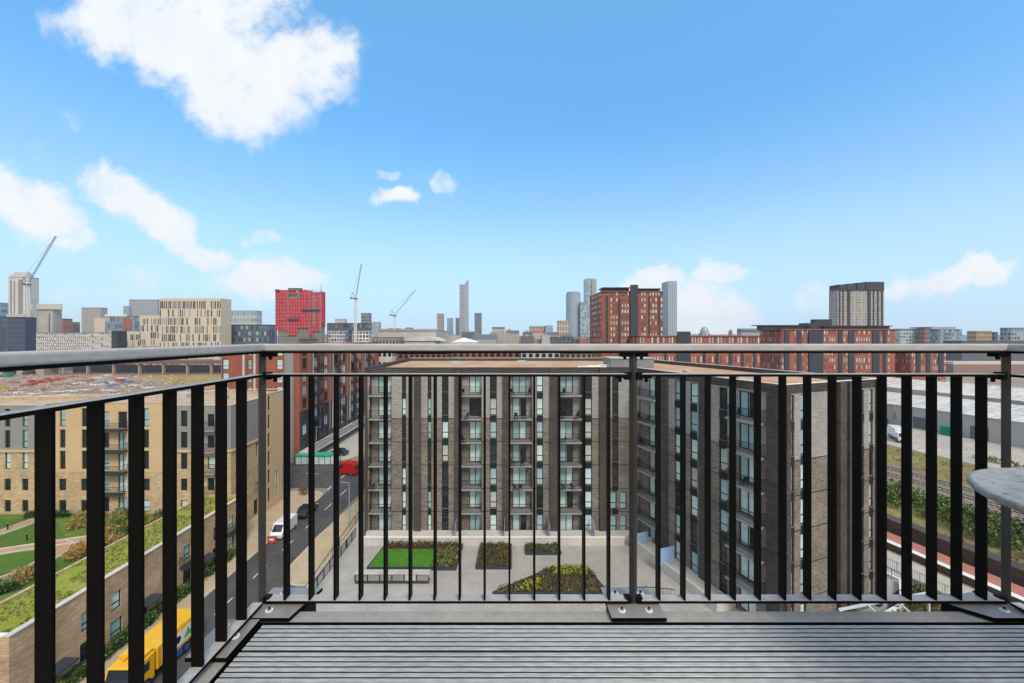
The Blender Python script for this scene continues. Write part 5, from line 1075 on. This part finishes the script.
shed('near white roofed shed in the railway yard with grey walls', 152, 185, 28, 92, 6.5, 2.4); shed('white roofed shed at the left of the railway yard behind the parked lorry', 158, 190, 96, 150, 5.5, 2.2)
shed('far white roofed shed nearest the brown warehouses', 192, 225, 20, 130, 7.5, 2.6); shed('white roofed shed on the right edge of the railway yard', 150, 186, -40, 22, 6.0, 2.2)
# ------------------------------------------------------------------ vehicles
def profile(th, name, pts, w, m, parent=None, x0=None, bevel=.06):
    """side profile (y along the car, z up) extruded across x"""
    b = MB(); n = len(pts); xa = -w/2
    b.v = [(xa, p[0], p[1]) for p in pts]+[(-xa, p[0], p[1]) for p in pts]; b.f = [tuple(range(n))[::-1], tuple(range(n,2*n))]+[(i,(i+1)%n,n+(i+1)%n,n+i) for i in range(n)]; b.f = [f[::-1] for f in b.f]; b.mats = [m]; b.m = [0]*len(b.f)
    return b.build(name, None, th, bevel=bevel)
def vehicle(name, label, cat, x, y, z, rz, L_, w, body, cabin, m, glass_h, group=None, wheel_r=.33, wheels=None):
    r = empty(name, (x,y,z), rz, label, cat, group); bo = profile(r, 'body', body, w, m)
    if cabin:
        profile(r, 'cabin_glass', cabin, w*.86, 'windscreen', bevel=.04)
        zt_ = max(p[1] for p in cabin); ys = [p[0] for p in cabin if p[1] > zt_-.12]; b = MB(); b.box(-w*.41, w*.41, min(ys)-.05, max(ys)+.05, zt_-.03, zt_+.05, m); b.build('roof', None, r)
    for yy in (wheels or (-L_*.31, L_*.31)):
        for s in (-1,1):
            t = MB(); t.tube((s*(w/2-.2),yy,wheel_r), (s*(w/2+.01),yy,wheel_r), wheel_r, 16, 'tyre'); wo = t.build('wheel', None, r); q = MB(); q.tube((s*(w/2),yy,wheel_r), (s*(w/2+.02),yy,wheel_r), wheel_r*.6, 12, 'wheel_rim'); q.build('rim', None, wo)
    y0 = min(p[0] for p in body); y1 = max(p[0] for p in body)
    for s in (-1,1):
        b = MB(); b.box(s*w*.38-.18, s*w*.38+.18, y1-.12, y1+.02, .6, .78, 'lamp_glass'); b.build('headlight', None, r); b = MB(); b.box(s*w*.42-.12, s*w*.42+.12, y0-.02, y0+.1, .7, .95, 'lamp_red'); b.build('tail_light', None, r)
    b = MB(); b.box(-.26,.26,y1-.02,y1+.03,.38,.5,'frame_white'); b.build('number_plate', None, r); return r
CAR = ([(-2.1,.28),(2.1,.28),(2.15,.62),(1.95,.82),(.9,.95),(-1.9,.98),(-2.12,.75)], [(-1.75,.95),(1.15,.93),(.35,1.42),(-1.15,1.46)])
VAN = [(-2.6,.3),(2.6,.3),(2.65,.85),(2.35,1.15),(1.5,2.1),(1.25,2.3),(-2.55,2.3),(-2.62,1.2)]
def van(label, x, y, rz, m, z=-2.985, group=None):
    r = vehicle('van', label, 'van', x, y, z, rz, 5.2, 1.95, VAN, None, m, 0, group)
    b = MB(); b.face([(-.8,2.33,1.25),(.8,2.33,1.25),(.72,1.56,2.1),(-.72,1.56,2.1)]); o = b.build('windscreen', 'windscreen', r); o.location = (0,.03,.02)
    for s in (-1,1): b = MB(); b.box(s*.985-.008, s*.985+.008, .85, 1.75, 1.25, 1.85, 'windscreen'); b.build('side_window', None, r); b = MB(); b.box(s*1.1-.1, s*1.1+.1, 1.75, 1.85, 1.25, 1.5, 'frame_dark'); b.build('wing_mirror', None, r)
    for s in (-1,1): b = MB(); b.box(s*.45-.4, s*.45+.4, -2.66, -2.585, 1.3, 1.9, 'windscreen'); b.build('rear_window', None, r)
    return r
van('white van parked at the left kerb beside the tan block', -32.5, 56.6, R(180), 'van_white').scale = (.86,.80,.86)
van('bright red delivery van turning at the junction beyond the pavement', -33.0, 81.0, R(70), 'van_red').scale = (1,.85,1.08)
vehicle('car', 'black hatchback parked ahead of the white van at the left kerb', 'car', -32.3, 62.6, -2.985, 0, 4.25, 1.78, *CAR, 'car_black', 0)
vehicle('car', 'dark car on the plaza behind the green roofed shelter', 'car', -40.5, 93.5, -2.87, R(80), 4.25, 1.78, *CAR, 'car_black', 0)
t = Thing('cycle_shelter', (-43.2,87.5,-2.985), 'green roofed glass cycle shelter on the far side of the junction', 'shelter')
b = MB(); b.box(-47.2,-39.2,86.4,88.8,-.95,-.8,'green_roof_paint'); b.box(-47.3,-39.1,86.3,88.9,-1.05,-.951,'green_roof_paint'); t.add(b, 'roof')
for k in range(7): b = MB(); x = -47.1+k*1.3; b.box(x,x+1.18,86.5,86.54,-2.85,-1.06,'glass_pale'); t.add(b, 'pane')
for k in range(8):
    for y in (86.45,88.7): b = MB(); x = -47.16+k*1.3; b.box(x-.04,x+.04,y,y+.08,-2.985,-1.051,'frame_dark'); t.add(b, 'post')
# parked lorry and containers in the yard
def lorry(label, s, t_, rz, m, z=-2.98):
    x, y = ST(s,t_); r = vehicle('lorry', label, 'lorry', x, y, z, rz, 8, 2.4, [(-4,.5),(4,.5),(4,1.2),(2.4,1.2),(2.4,.95),(-4,.95)], None, 'city_slate', 0, None, .5, (-2.8,-1.7,2.9))
    b = MB(); b.box(-1.2,1.2,-4.05,2.0,1.0,3.4,m); b.build('box_body', None, r, bevel=.05); profile(r, 'cab', [(2.3,.9),(4.1,.9),(4.12,1.7),(3.7,2.7),(2.3,2.8)], 2.3, m); b = MB(); b.face([(-1.0,4.13,1.75),(1.0,4.13,1.75),(.95,3.74,2.62),(-.95,3.74,2.62)]); o = b.build('windscreen', 'windscreen', r); o.location = (0,.04,.02)
lorry('white box lorry parked in the railway yard, left beside the wing', 130, 78, R(150), 'van_white'); 
for i, (s, t_, l, m) in enumerate(((150.3,78,'teal container standing by the shed wall in the yard','teal_metal'),(147,93,'slate blue container against the grey shed wall','city_slate'),(148.5,104,'pale container at the left end of the railway yard','stack_white'))):
    x, y = ST(s,t_); t = Thing('container', (x,y,-2.98), l, 'container'); b = MB(); A_ = math.atan2(DR.y, DR.x)
    hl = 1.5 if i == 0 else 3; d, n_ = DR, NR; c = Vector((x,y)); q = [c+d*hl-n_*1.2, c+d*hl+n_*1.2, c-d*hl+n_*1.2, c-d*hl-n_*1.2]; b.prism([tuple(p) for p in q], -2.95, -.4, m); t.add(b, 'box'); rb = MB()
    for k in range(20): p = c+d*(hl-.1)*(-1+2*k/19)-n_*1.23; rb.bar((p.x,p.y,-2.9), (p.x,p.y,-.45), .12, .06, m)
    t.add(rb, 'ribs')
yc = 0
for s, t_, m in ((186,2,'van_white'),(189,8,'city_grey'),(188,-6,'car_black'),(187,-14,'van_white'),(240,40,'van_white'),(241,52,'car_black'),(240,66,'van_white'),(242,78,'city_grey'),(240,90,'van_white')):
    x, y = ST(s,t_); vehicle('car', {'van_white':'white','city_grey':'grey','car_black':'black'}[m]+' car parked behind the white sheds', 'car', x, y, -2.98, R(76), 4.25, 1.78, *CAR, m, 0, {'van_white':'white','city_grey':'grey','car_black':'black'}[m]+' cars behind the sheds')
t = hedge('yellowing hedge strip along the yard fence on the right', ST(128,20), ST(128,62), 2.0, 1.2, 420, ['leaf_straw','leaf_olive','leaf_light','leaf_yellow'], -2.98, .22)
# yellow truck by the kerb
r = empty('truck', (-30.2,33.9,-2.985), R(180), 'yellow truck with white side panels parked below the stone terrace', 'truck')
b = MB(); b.box(-.45,.45,-3.9,3.6,.55,.85,'frame_dark'); b.build('chassis', None, r)
b = MB(); b.box(-1.15,1.15,-3.0,1.6,.95,2.75,'truck_yellow'); o = b.build('tipper_body', None, r, bevel=.05)
b = MB()
for k in range(7): b.box(-1.2,1.2,-2.95+k*.74,-2.87+k*.74,1.0,2.7,'truck_yellow')
b.build('ribs', None, o)
for s in (-1,1):
    b = MB(); b.box(s*1.205-.012, s*1.205+.012, -2.2, 1.2, 1.25, 2.45, 'white_trim'); p_ = b.build('side_panel', None, r)
    b = MB(); x = s*1.222; q = [(x,-1.9,1.5),(x,-.95,1.5),(x,-1.42,2.3)]; b.face(q if s > 0 else q[::-1], 'logo_green'); n = 14; c = (x+s*.001,-.35,1.85); b.face([(c[0], c[1]+.32*math.cos(2*math.pi*k/n), c[2]+.32*math.sin(2*math.pi*k/n)) for k in (range(n) if s > 0 else range(n-1,-1,-1))], 'frame_dark'); b.build('emblem', None, p_)
b = MB(); b.face([(-1.12,-3.0,2.76),(1.12,-3.0,2.76),(1.12,-.7,2.86),(-1.12,-.7,2.86)]); b.face([(-1.12,-.7,2.86),(1.12,-.7,2.86),(1.12,1.55,2.76),(-1.12,1.55,2.76)]); b.build('load_cover', 'truck_yellow', r)
profile(r, 'cab', [(1.8,.6),(3.7,.6),(3.75,1.6),(3.45,2.6),(1.8,2.7)], 2.3, 'truck_yellow')
b = MB(); b.face([(-1.0,3.74,1.65),(1.0,3.74,1.65),(.95,3.47,2.52),(-.95,3.47,2.52)]); o = b.build('windscreen', 'windscreen', r); o.location = (0,.03,.01)
for s in (-1,1): b = MB(); b.box(s*1.155-.01, s*1.155+.01, 2.3, 3.3, 1.6, 2.3, 'windscreen'); b.build('side_window', None, r); b = MB(); b.box(s*1.35-.12, s*1.35+.12, 3.45, 3.55, 1.6, 2.1, 'frame_dark'); b.build('wing_mirror', None, r)
b = MB(); b.box(-1.0,1.0,1.9,2.6,2.71,2.95,'truck_yellow'); b.box(-.5,-.3,2.7,2.9,2.71,2.85,'stack_yellow'); b.box(.3,.5,2.7,2.9,2.71,2.85,'stack_yellow'); b.build('roof_beacon', None, r)
for s in (-1,1): b = MB(); b.box(s*1.05-.12, s*1.05+.12, -.9, .9, .35, .95, 'truck_blue'); b.build('side_guard', None, r)
for yy in (-2.5,-1.4,2.6):
    for s in (-1,1): t = MB(); t.tube((s*.8,yy,.5),(s*1.16,yy,.5),.5,18,'tyre'); wo = t.build('wheel', None, r); q = MB(); q.tube((s*1.15,yy,.5),(s*1.18,yy,.5),.28,12,'truck_blue'); q.build('rim', None, wo)
for s in (-1,1): b = MB(); b.box(s*.8-.2, s*.8+.2, 3.7, 3.79, .75, .98, 'lamp_glass'); b.build('headlight', None, r)
t = Thing('road_barrier', (-32.6,53.9,-2.985), 'red and white plastic road barrier behind the white van', 'barrier'); b = MB(); b.box(-33.2,-32.0,53.8,54.0,-2.98,-2.1,'stack_red'); t.add(b, 'panel'); b = MB(); b.box(-32.9,-32.3,53.78,53.799,-2.6,-2.35,'white_trim'); t.add(b, 'stripe'); b = MB(); b.box(-33.15,-32.95,53.6,54.2,-2.985,-2.9,'tyre'); b.box(-32.25,-32.05,53.6,54.2,-2.985,-2.9,'tyre'); t.add(b, 'foot')

def chair(W, u, w, z, rz):
    p = W.P(u, w, z); r = empty('chair', p, rz, 'dark metal chair on a balcony of the courtyard block', 'chair', 'chairs on the balconies of the courtyard block')
    if 'seat' not in CACHE:
        b = MB(); b.box(-.22,.22,-.22,.22,.42,.47,'frame_dark'); CACHE['seat'] = b.mesh('seat'); b = MB(); b.bar((0,.2,.47),(0,.27,.92),.42,.04,'frame_dark',up=(0,1,0)); CACHE['back'] = b.mesh('backrest'); b = MB(); b.box(-.02,.02,-.02,.02,0,.42,'frame_dark'); CACHE['leg'] = b.mesh('leg')
    link(CACHE['seat'], 'seat', r); link(CACHE['back'], 'backrest', r)
    for a in (-.19,.19):
        for c in (-.19,.19): link(CACHE['leg'], 'leg', r, (a,c,0))
for px, k in ((462.5,6),(467,5),(464,4),(512,6),(528,6),(516,5),(524,5),(513,3),(522,3),(562,5),(576,5),(563,4),(562,6),(563,2),(572,2),(374,2),(384,5),(515,2),(520,2)): chair(front, X(px), .55+random.uniform(-.1,.3), 3*k+.025, random.uniform(0,6))
for u, k in ((1.4,5),(1.8,4),(2.6,5),(14.8,6),(15.6,4)): chair(wing, u, .6, 3*k+.025, random.uniform(0,6))
# ------------------------------------------------------------------ the balcony
DK = EYE-1.13
BAL = Thing('balcony', (.55,.3,DK-.3), 'balcony floor of ridged grey metal boards framed by flat grey beams', 'balcony')
XL, XR, YF = -.97, 2.03, 1.535
BW = .1315; ys = []; y = YF-.010; nb = 0
while y > -1.2 and nb < 20:
    b = MB(); y0, y1 = y-BW+.005, y; pr_ = []; n = 6; p = (y1-y0)/n
    pts = [(y0, -.03)]
    for k in range(n):
        a = y0+k*p; pts += [(a+.0005,-.010),(a+.0050,-.010),(a+.0054,-.0012),(a+.0066,0),(a+p-.0015,0),(a+p-.0002,-.0012)]
    pts += [(y1,-.03)]; m = len(pts); xa, xb = XL+.012, XR-.012
    b.v = [(xa,q[0],DK+q[1]) for q in pts]+[(xb,q[0],DK+q[1]) for q in pts]; b.f = [(i,(i+1)%m,m+(i+1)%m,m+i)[::-1] for i in range(m)]+[tuple(range(m)),tuple(range(m,2*m))[::-1]]; b.f = [f[::-1] for f in b.f]
    for i in range(m): b.m.append(b.mi('groove' if (0 < i < m-2 and (i-1) % 6 in (0,1,5)) else 'deck_metal'))
    b.m += [0,0]; BAL.add(b, 'deck_board'); y -= BW; nb += 1
b = MB(); b.box(XL-.05,XR+.05,-1.2,YF+.02,DK-.2,DK-.05,'groove'); BAL.add(b, 'floor_tray')
b = MB(); b.box(XL-.09,XR+.09,YF+.008,YF+.078,DK-.16,DK-.008); BAL.add(b, 'front_beam', 'beam_metal', bevel=.003)
b = MB(); b.box(XL-.09,XL-.008,-1.2,YF+.007,DK-.16,DK-.008); b2 = BAL.add(b, 'side_beam', 'beam_metal', bevel=.003)
b = MB(); b.box(XR+.008,XR+.09,-1.2,YF+.007,DK-.16,DK-.008); BAL.add(b, 'side_beam', 'beam_metal', bevel=.003)
for bx in ((XL-.012,XR+.012,YF+.003,YF+.0075),(XL-.0075,XL-.003,-1.2,YF+.0025),(XR+.003,XR+.0075,-1.2,YF+.0025)): b = MB(); b.box(*bx,DK-.12,DK-.002); BAL.add(b, 'gap_shade', 'black_metal')  # black strips put the gap's shade into colour, hiding the lit beam faces
RAIL = Thing('balcony_railing', (.53,1.64,DK), 'black metal balcony railing with flat upright bars and a grey handrail', 'railing')
YR, PL, PM, PR = 1.64, -1.034, .526, 2.094
def sweep(path, prof, m, closed=False):
    """profile (across, z) carried along a flat path with mitred corners"""
    b = MB(); n = len(prof); P_ = [Vector(p) for p in path]
    for i, p in enumerate(P_):
        d0 = (P_[i]-P_[i-1]).normalized() if i else (P_[1]-P_[0]).normalized(); d1 = (P_[i+1]-P_[i]).normalized() if i < len(P_)-1 else d0
        n0, n1 = Vector((d0.y,-d0.x)), Vector((d1.y,-d1.x)); mi = (n0+n1).normalized(); k = 1/max(.3, mi.dot(n0))
        for (a, z) in prof: q = Vector((p.x,p.y))+mi*a*k; b.v.append((q.x,q.y,z))
    for i in range(len(P_)-1):
        for j in range(n): k = (j+1) % n; b.f.append((i*n+j, i*n+k, (i+1)*n+k, (i+1)*n+j)); b.m.append(b.mi(m))
    b.f += [tuple(range(n))[::-1], tuple(range((len(P_)-1)*n, len(P_)*n))]; b.m += [0,0]; return b
zh = EYE-.033-.016
prof = []
for (cx_, cz_, a0) in ((.023,.007,0),(-.023,.007,90),(-.023,-.009,180),(.023,-.009,270)):
    for q in (0,30,60,90): prof.append((cx_+.007*math.cos(R(a0+q)), zh+.002+cz_+.007*math.sin(R(a0+q))))
hp = [(PL,-1.2),(PL,YR),(PR,YR),(PR,-1.2)]
RAIL.add(sweep(hp, prof, 'rail_metal'), 'handrail')
b = sweep(hp, [(-.0265,zh-.0225),(.0265,zh-.0225),(.0265,zh-.0145),(-.0265,zh-.0145)], 'black_metal'); RAIL.add(b, 'handrail_plate')
zm, zb = DK+.972, DK+.03
b = MB()
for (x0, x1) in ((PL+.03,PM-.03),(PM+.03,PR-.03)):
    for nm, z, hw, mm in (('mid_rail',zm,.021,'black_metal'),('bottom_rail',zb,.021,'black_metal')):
        b = MB(); b.box(x0,x1,YR-hw,YR+hw,z-.011,z-.0012,mm); b.box(x0,x1,YR-hw+.001,YR+hw-.001,z-.0012,z,'rail_metal'); RAIL.add(b, nm)  # bare wet top face, the sky's reflection put into its pale colour
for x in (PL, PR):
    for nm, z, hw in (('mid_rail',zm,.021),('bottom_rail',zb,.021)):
        b = MB(); b.box(x-hw,x+hw,-1.2,YR-.03,z-.011,z-.0012,'black_metal'); b.box(x-hw+.001,x+hw-.001,-1.2,YR-.03,z-.0012,z,'rail_metal'); RAIL.add(b, nm)  # side rails: same top face coloured with the sky's reflection
bm_ = {}
def baluster(x, y, along_y):
    key = along_y
    if key not in bm_:
        b = MB(); a, c = (.004,.019) if along_y else (.019,.004); b.box(-a,a,-c,c,zb+.0005-DK,zm-.0115-DK,'black_metal'); bm_[key] = b.mesh('baluster')
    RAIL.inst(bm_[key], 'baluster', (x,y,DK))
for k in range(14): baluster(PL+(PM-PL)*(k+1)/15, YR, True); baluster(PM+(PR-PM)*(k+1)/15, YR, True)
for k in range(14): baluster(PL, YR-.020-.107*(k+1), False); baluster(PR, YR-.020-.107*(k+1), False)
def post(x, y, corner=0):
    b = MB(); q = .0175; b.prism([(x-q,y),(x,y-q),(x+q,y),(x,y+q)], DK+.012, zh-.0225, 'post_metal'); p = RAIL.add(b, 'post', bevel=.002)
    for s in ((-1,1) if not corner else (1,) if corner < 0 else (-1,)):
        def pc(*bx, nm='bracket'): q_ = MB(); q_.box(*bx); q_.build(nm, 'black_metal', p)
        for z in (zm-.005, zb-.005): pc(x+min(s*.012,s*.036), x+max(s*.012,s*.036), y-.014, y+.014, z-.02, z+.012)
        pc(x+min(s*.01,s*.055), x+max(s*.01,s*.055), y-.02, y+.02, zh-.038, zh-.0225)
        pc(x+min(s*.038,s*.075), x+max(s*.038,s*.075), y-.012, y+.012, zm-.018, zm-.0112)
        for bx_, z0_, z1_ in ((.035,zh-.05,zh-.0385),(.055,zm-.035,zm-.0185)): q_ = MB(); q_.cyl((x+s*bx_,y), .007, z0_, z1_, 10); q_.build('bracket_bolt', 'black_metal', p)
def plate(x0, x1, y0, y1, bolts, cut=0):
    b = MB(); poly_ = [(x0,y0),(x1,y0),(x1,y1),(x0,y1)] if not cut else cut; b.prism(poly_, DK-.004, DK+.012, 'black_metal', 'plate_metal'); p = RAIL.add(b, 'base_plate', bevel=.0015)
    for (bx, by) in bolts:
        c = MB(); c.cyl((bx,by), .0145, DK+.0121, DK+.015, 16, 'bolt_metal'); c.cyl((bx,by), .0085, DK+.0151, DK+.0205, 6, 'plate_metal'); c.cyl((bx,by), .004, DK+.0206, DK+.026, 8, 'black_metal'); c.build('bolt', None, p)
    b = MB(); b.box(x0+.02, x1-.02, max(y0+.02,YF+.08) if y1 > YF+.1 and (x1-x0) < .4 and y0 > 1.5 else y0+.02, y1-.02, DK-.09, DK-.0045, 'black_metal'); b.build('support_arm', None, p)
post(PM, YR); post(PL, YR, -1); post(PR, YR, 1); post(PL, .07, 2 if False else -1); post(PR, .07, 1)
plate(PM-.115, PM+.105, YF+.012, 1.735, [(PM-.062,1.588),(PM+.048,1.588),(PM-.062,1.69),(PM+.048,1.69)])
plate(PL-.01, PL+.21, YF+.012, 1.735, [(PL+.062,1.588),(PL+.062,1.69)], [(PL-.01,YF+.012),(PL+.165,YF+.012),(PL+.21,1.735),(PL-.01,1.735)])
plate(PR-.21, PR+.01, YF+.012, 1.735, [(PR-.072,1.588),(PR-.072,1.69)], [(PR-.165,YF+.012),(PR+.01,YF+.012),(PR+.01,1.735),(PR-.27,1.64)])
plate(PL-.09, PL+.055, 1.355, 1.54, [(PL+.02,1.45),(PL-.052,1.50)]); plate(PR-.055, PR+.09, 1.355, 1.54, [(PR-.02,1.45),(PR+.052,1.50)])
# round table at the right
TZ = DK+.72; TCx, TCy = 1.549, .92
T = Thing('round_table', (TCx,TCy,DK), 'round grey metal table with a stained wet top at the right edge', 'table')
b = MB(); n = 64
prof_ = [(.0,TZ-.012),(.27,TZ-.012),(.285,TZ-.026),(.297,TZ-.022),(.302,TZ-.012),(.300,TZ-.003),(.294,TZ),(.288,TZ-.0012),(.282,TZ-.004),(.0,TZ-.004)]
for (r_, z) in prof_: b.v += [(TCx+r_*math.cos(2*math.pi*k/n), TCy+r_*math.sin(2*math.pi*k/n), z) for k in range(n)]
for j in range(len(prof_)-1):
    for k in range(n): k2 = (k+1) % n; b.f.append((j*n+k, j*n+k2, (j+1)*n+k2, (j+1)*n+k)); b.m.append(b.mi('table_metal'))
top = T.add(b, 'tabletop', smooth=True)
b = MB(); rnd = random.Random(3)
for _ in range(46):
    r_, a = .27*math.sqrt(rnd.random()), rnd.random()*6.28; x, y = TCx+r_*math.cos(a), TCy+r_*math.sin(a); w, h = rnd.uniform(.002,.009), rnd.uniform(.001,.004); b.face([(x+w*math.cos(q)*(1+.4*math.sin(3*q+a)), y+h*math.sin(q), TZ-.0034) for q in [i*math.pi/5 for i in range(10)]])
b.build('stain', 'table_stain', top)
b = MB(); b.cyl((TCx,TCy), .028, DK+.02, TZ-.02, 20, 'black_metal'); b.cyl((TCx,TCy), .09, TZ-.03, TZ-.0125, 20, 'black_metal'); T.add(b, 'pedestal')
b = MB(); b.cyl((TCx,TCy), .21, DK+.001, DK+.02, 40, 'black_metal', .19); T.add(b, 'base')

# ------------------------------------------------------------------ the pale air between here and the far towers
hz = bpy.data.materials.new('air'); hz.use_nodes = True; ht = hz.node_tree; ht.nodes.clear(); ho = ht.nodes.new('ShaderNodeOutputMaterial'); hv = ht.nodes.new('ShaderNodeVolumePrincipled')
hv.inputs['Color'].default_value = (.86, .92, 1.0, 1); hv.inputs['Density'].default_value = .00012; hv.inputs['Anisotropy'].default_value = .3; ht.links.new(hv.outputs[0], ho.inputs['Volume']); MATS['air'] = hz
b = MB(); b.box(-3560, 3560, -3560, 3560, -4.05, 190, 'air'); stuff(b.build('haze'), 'thin pale haze over the whole city', 'haze')
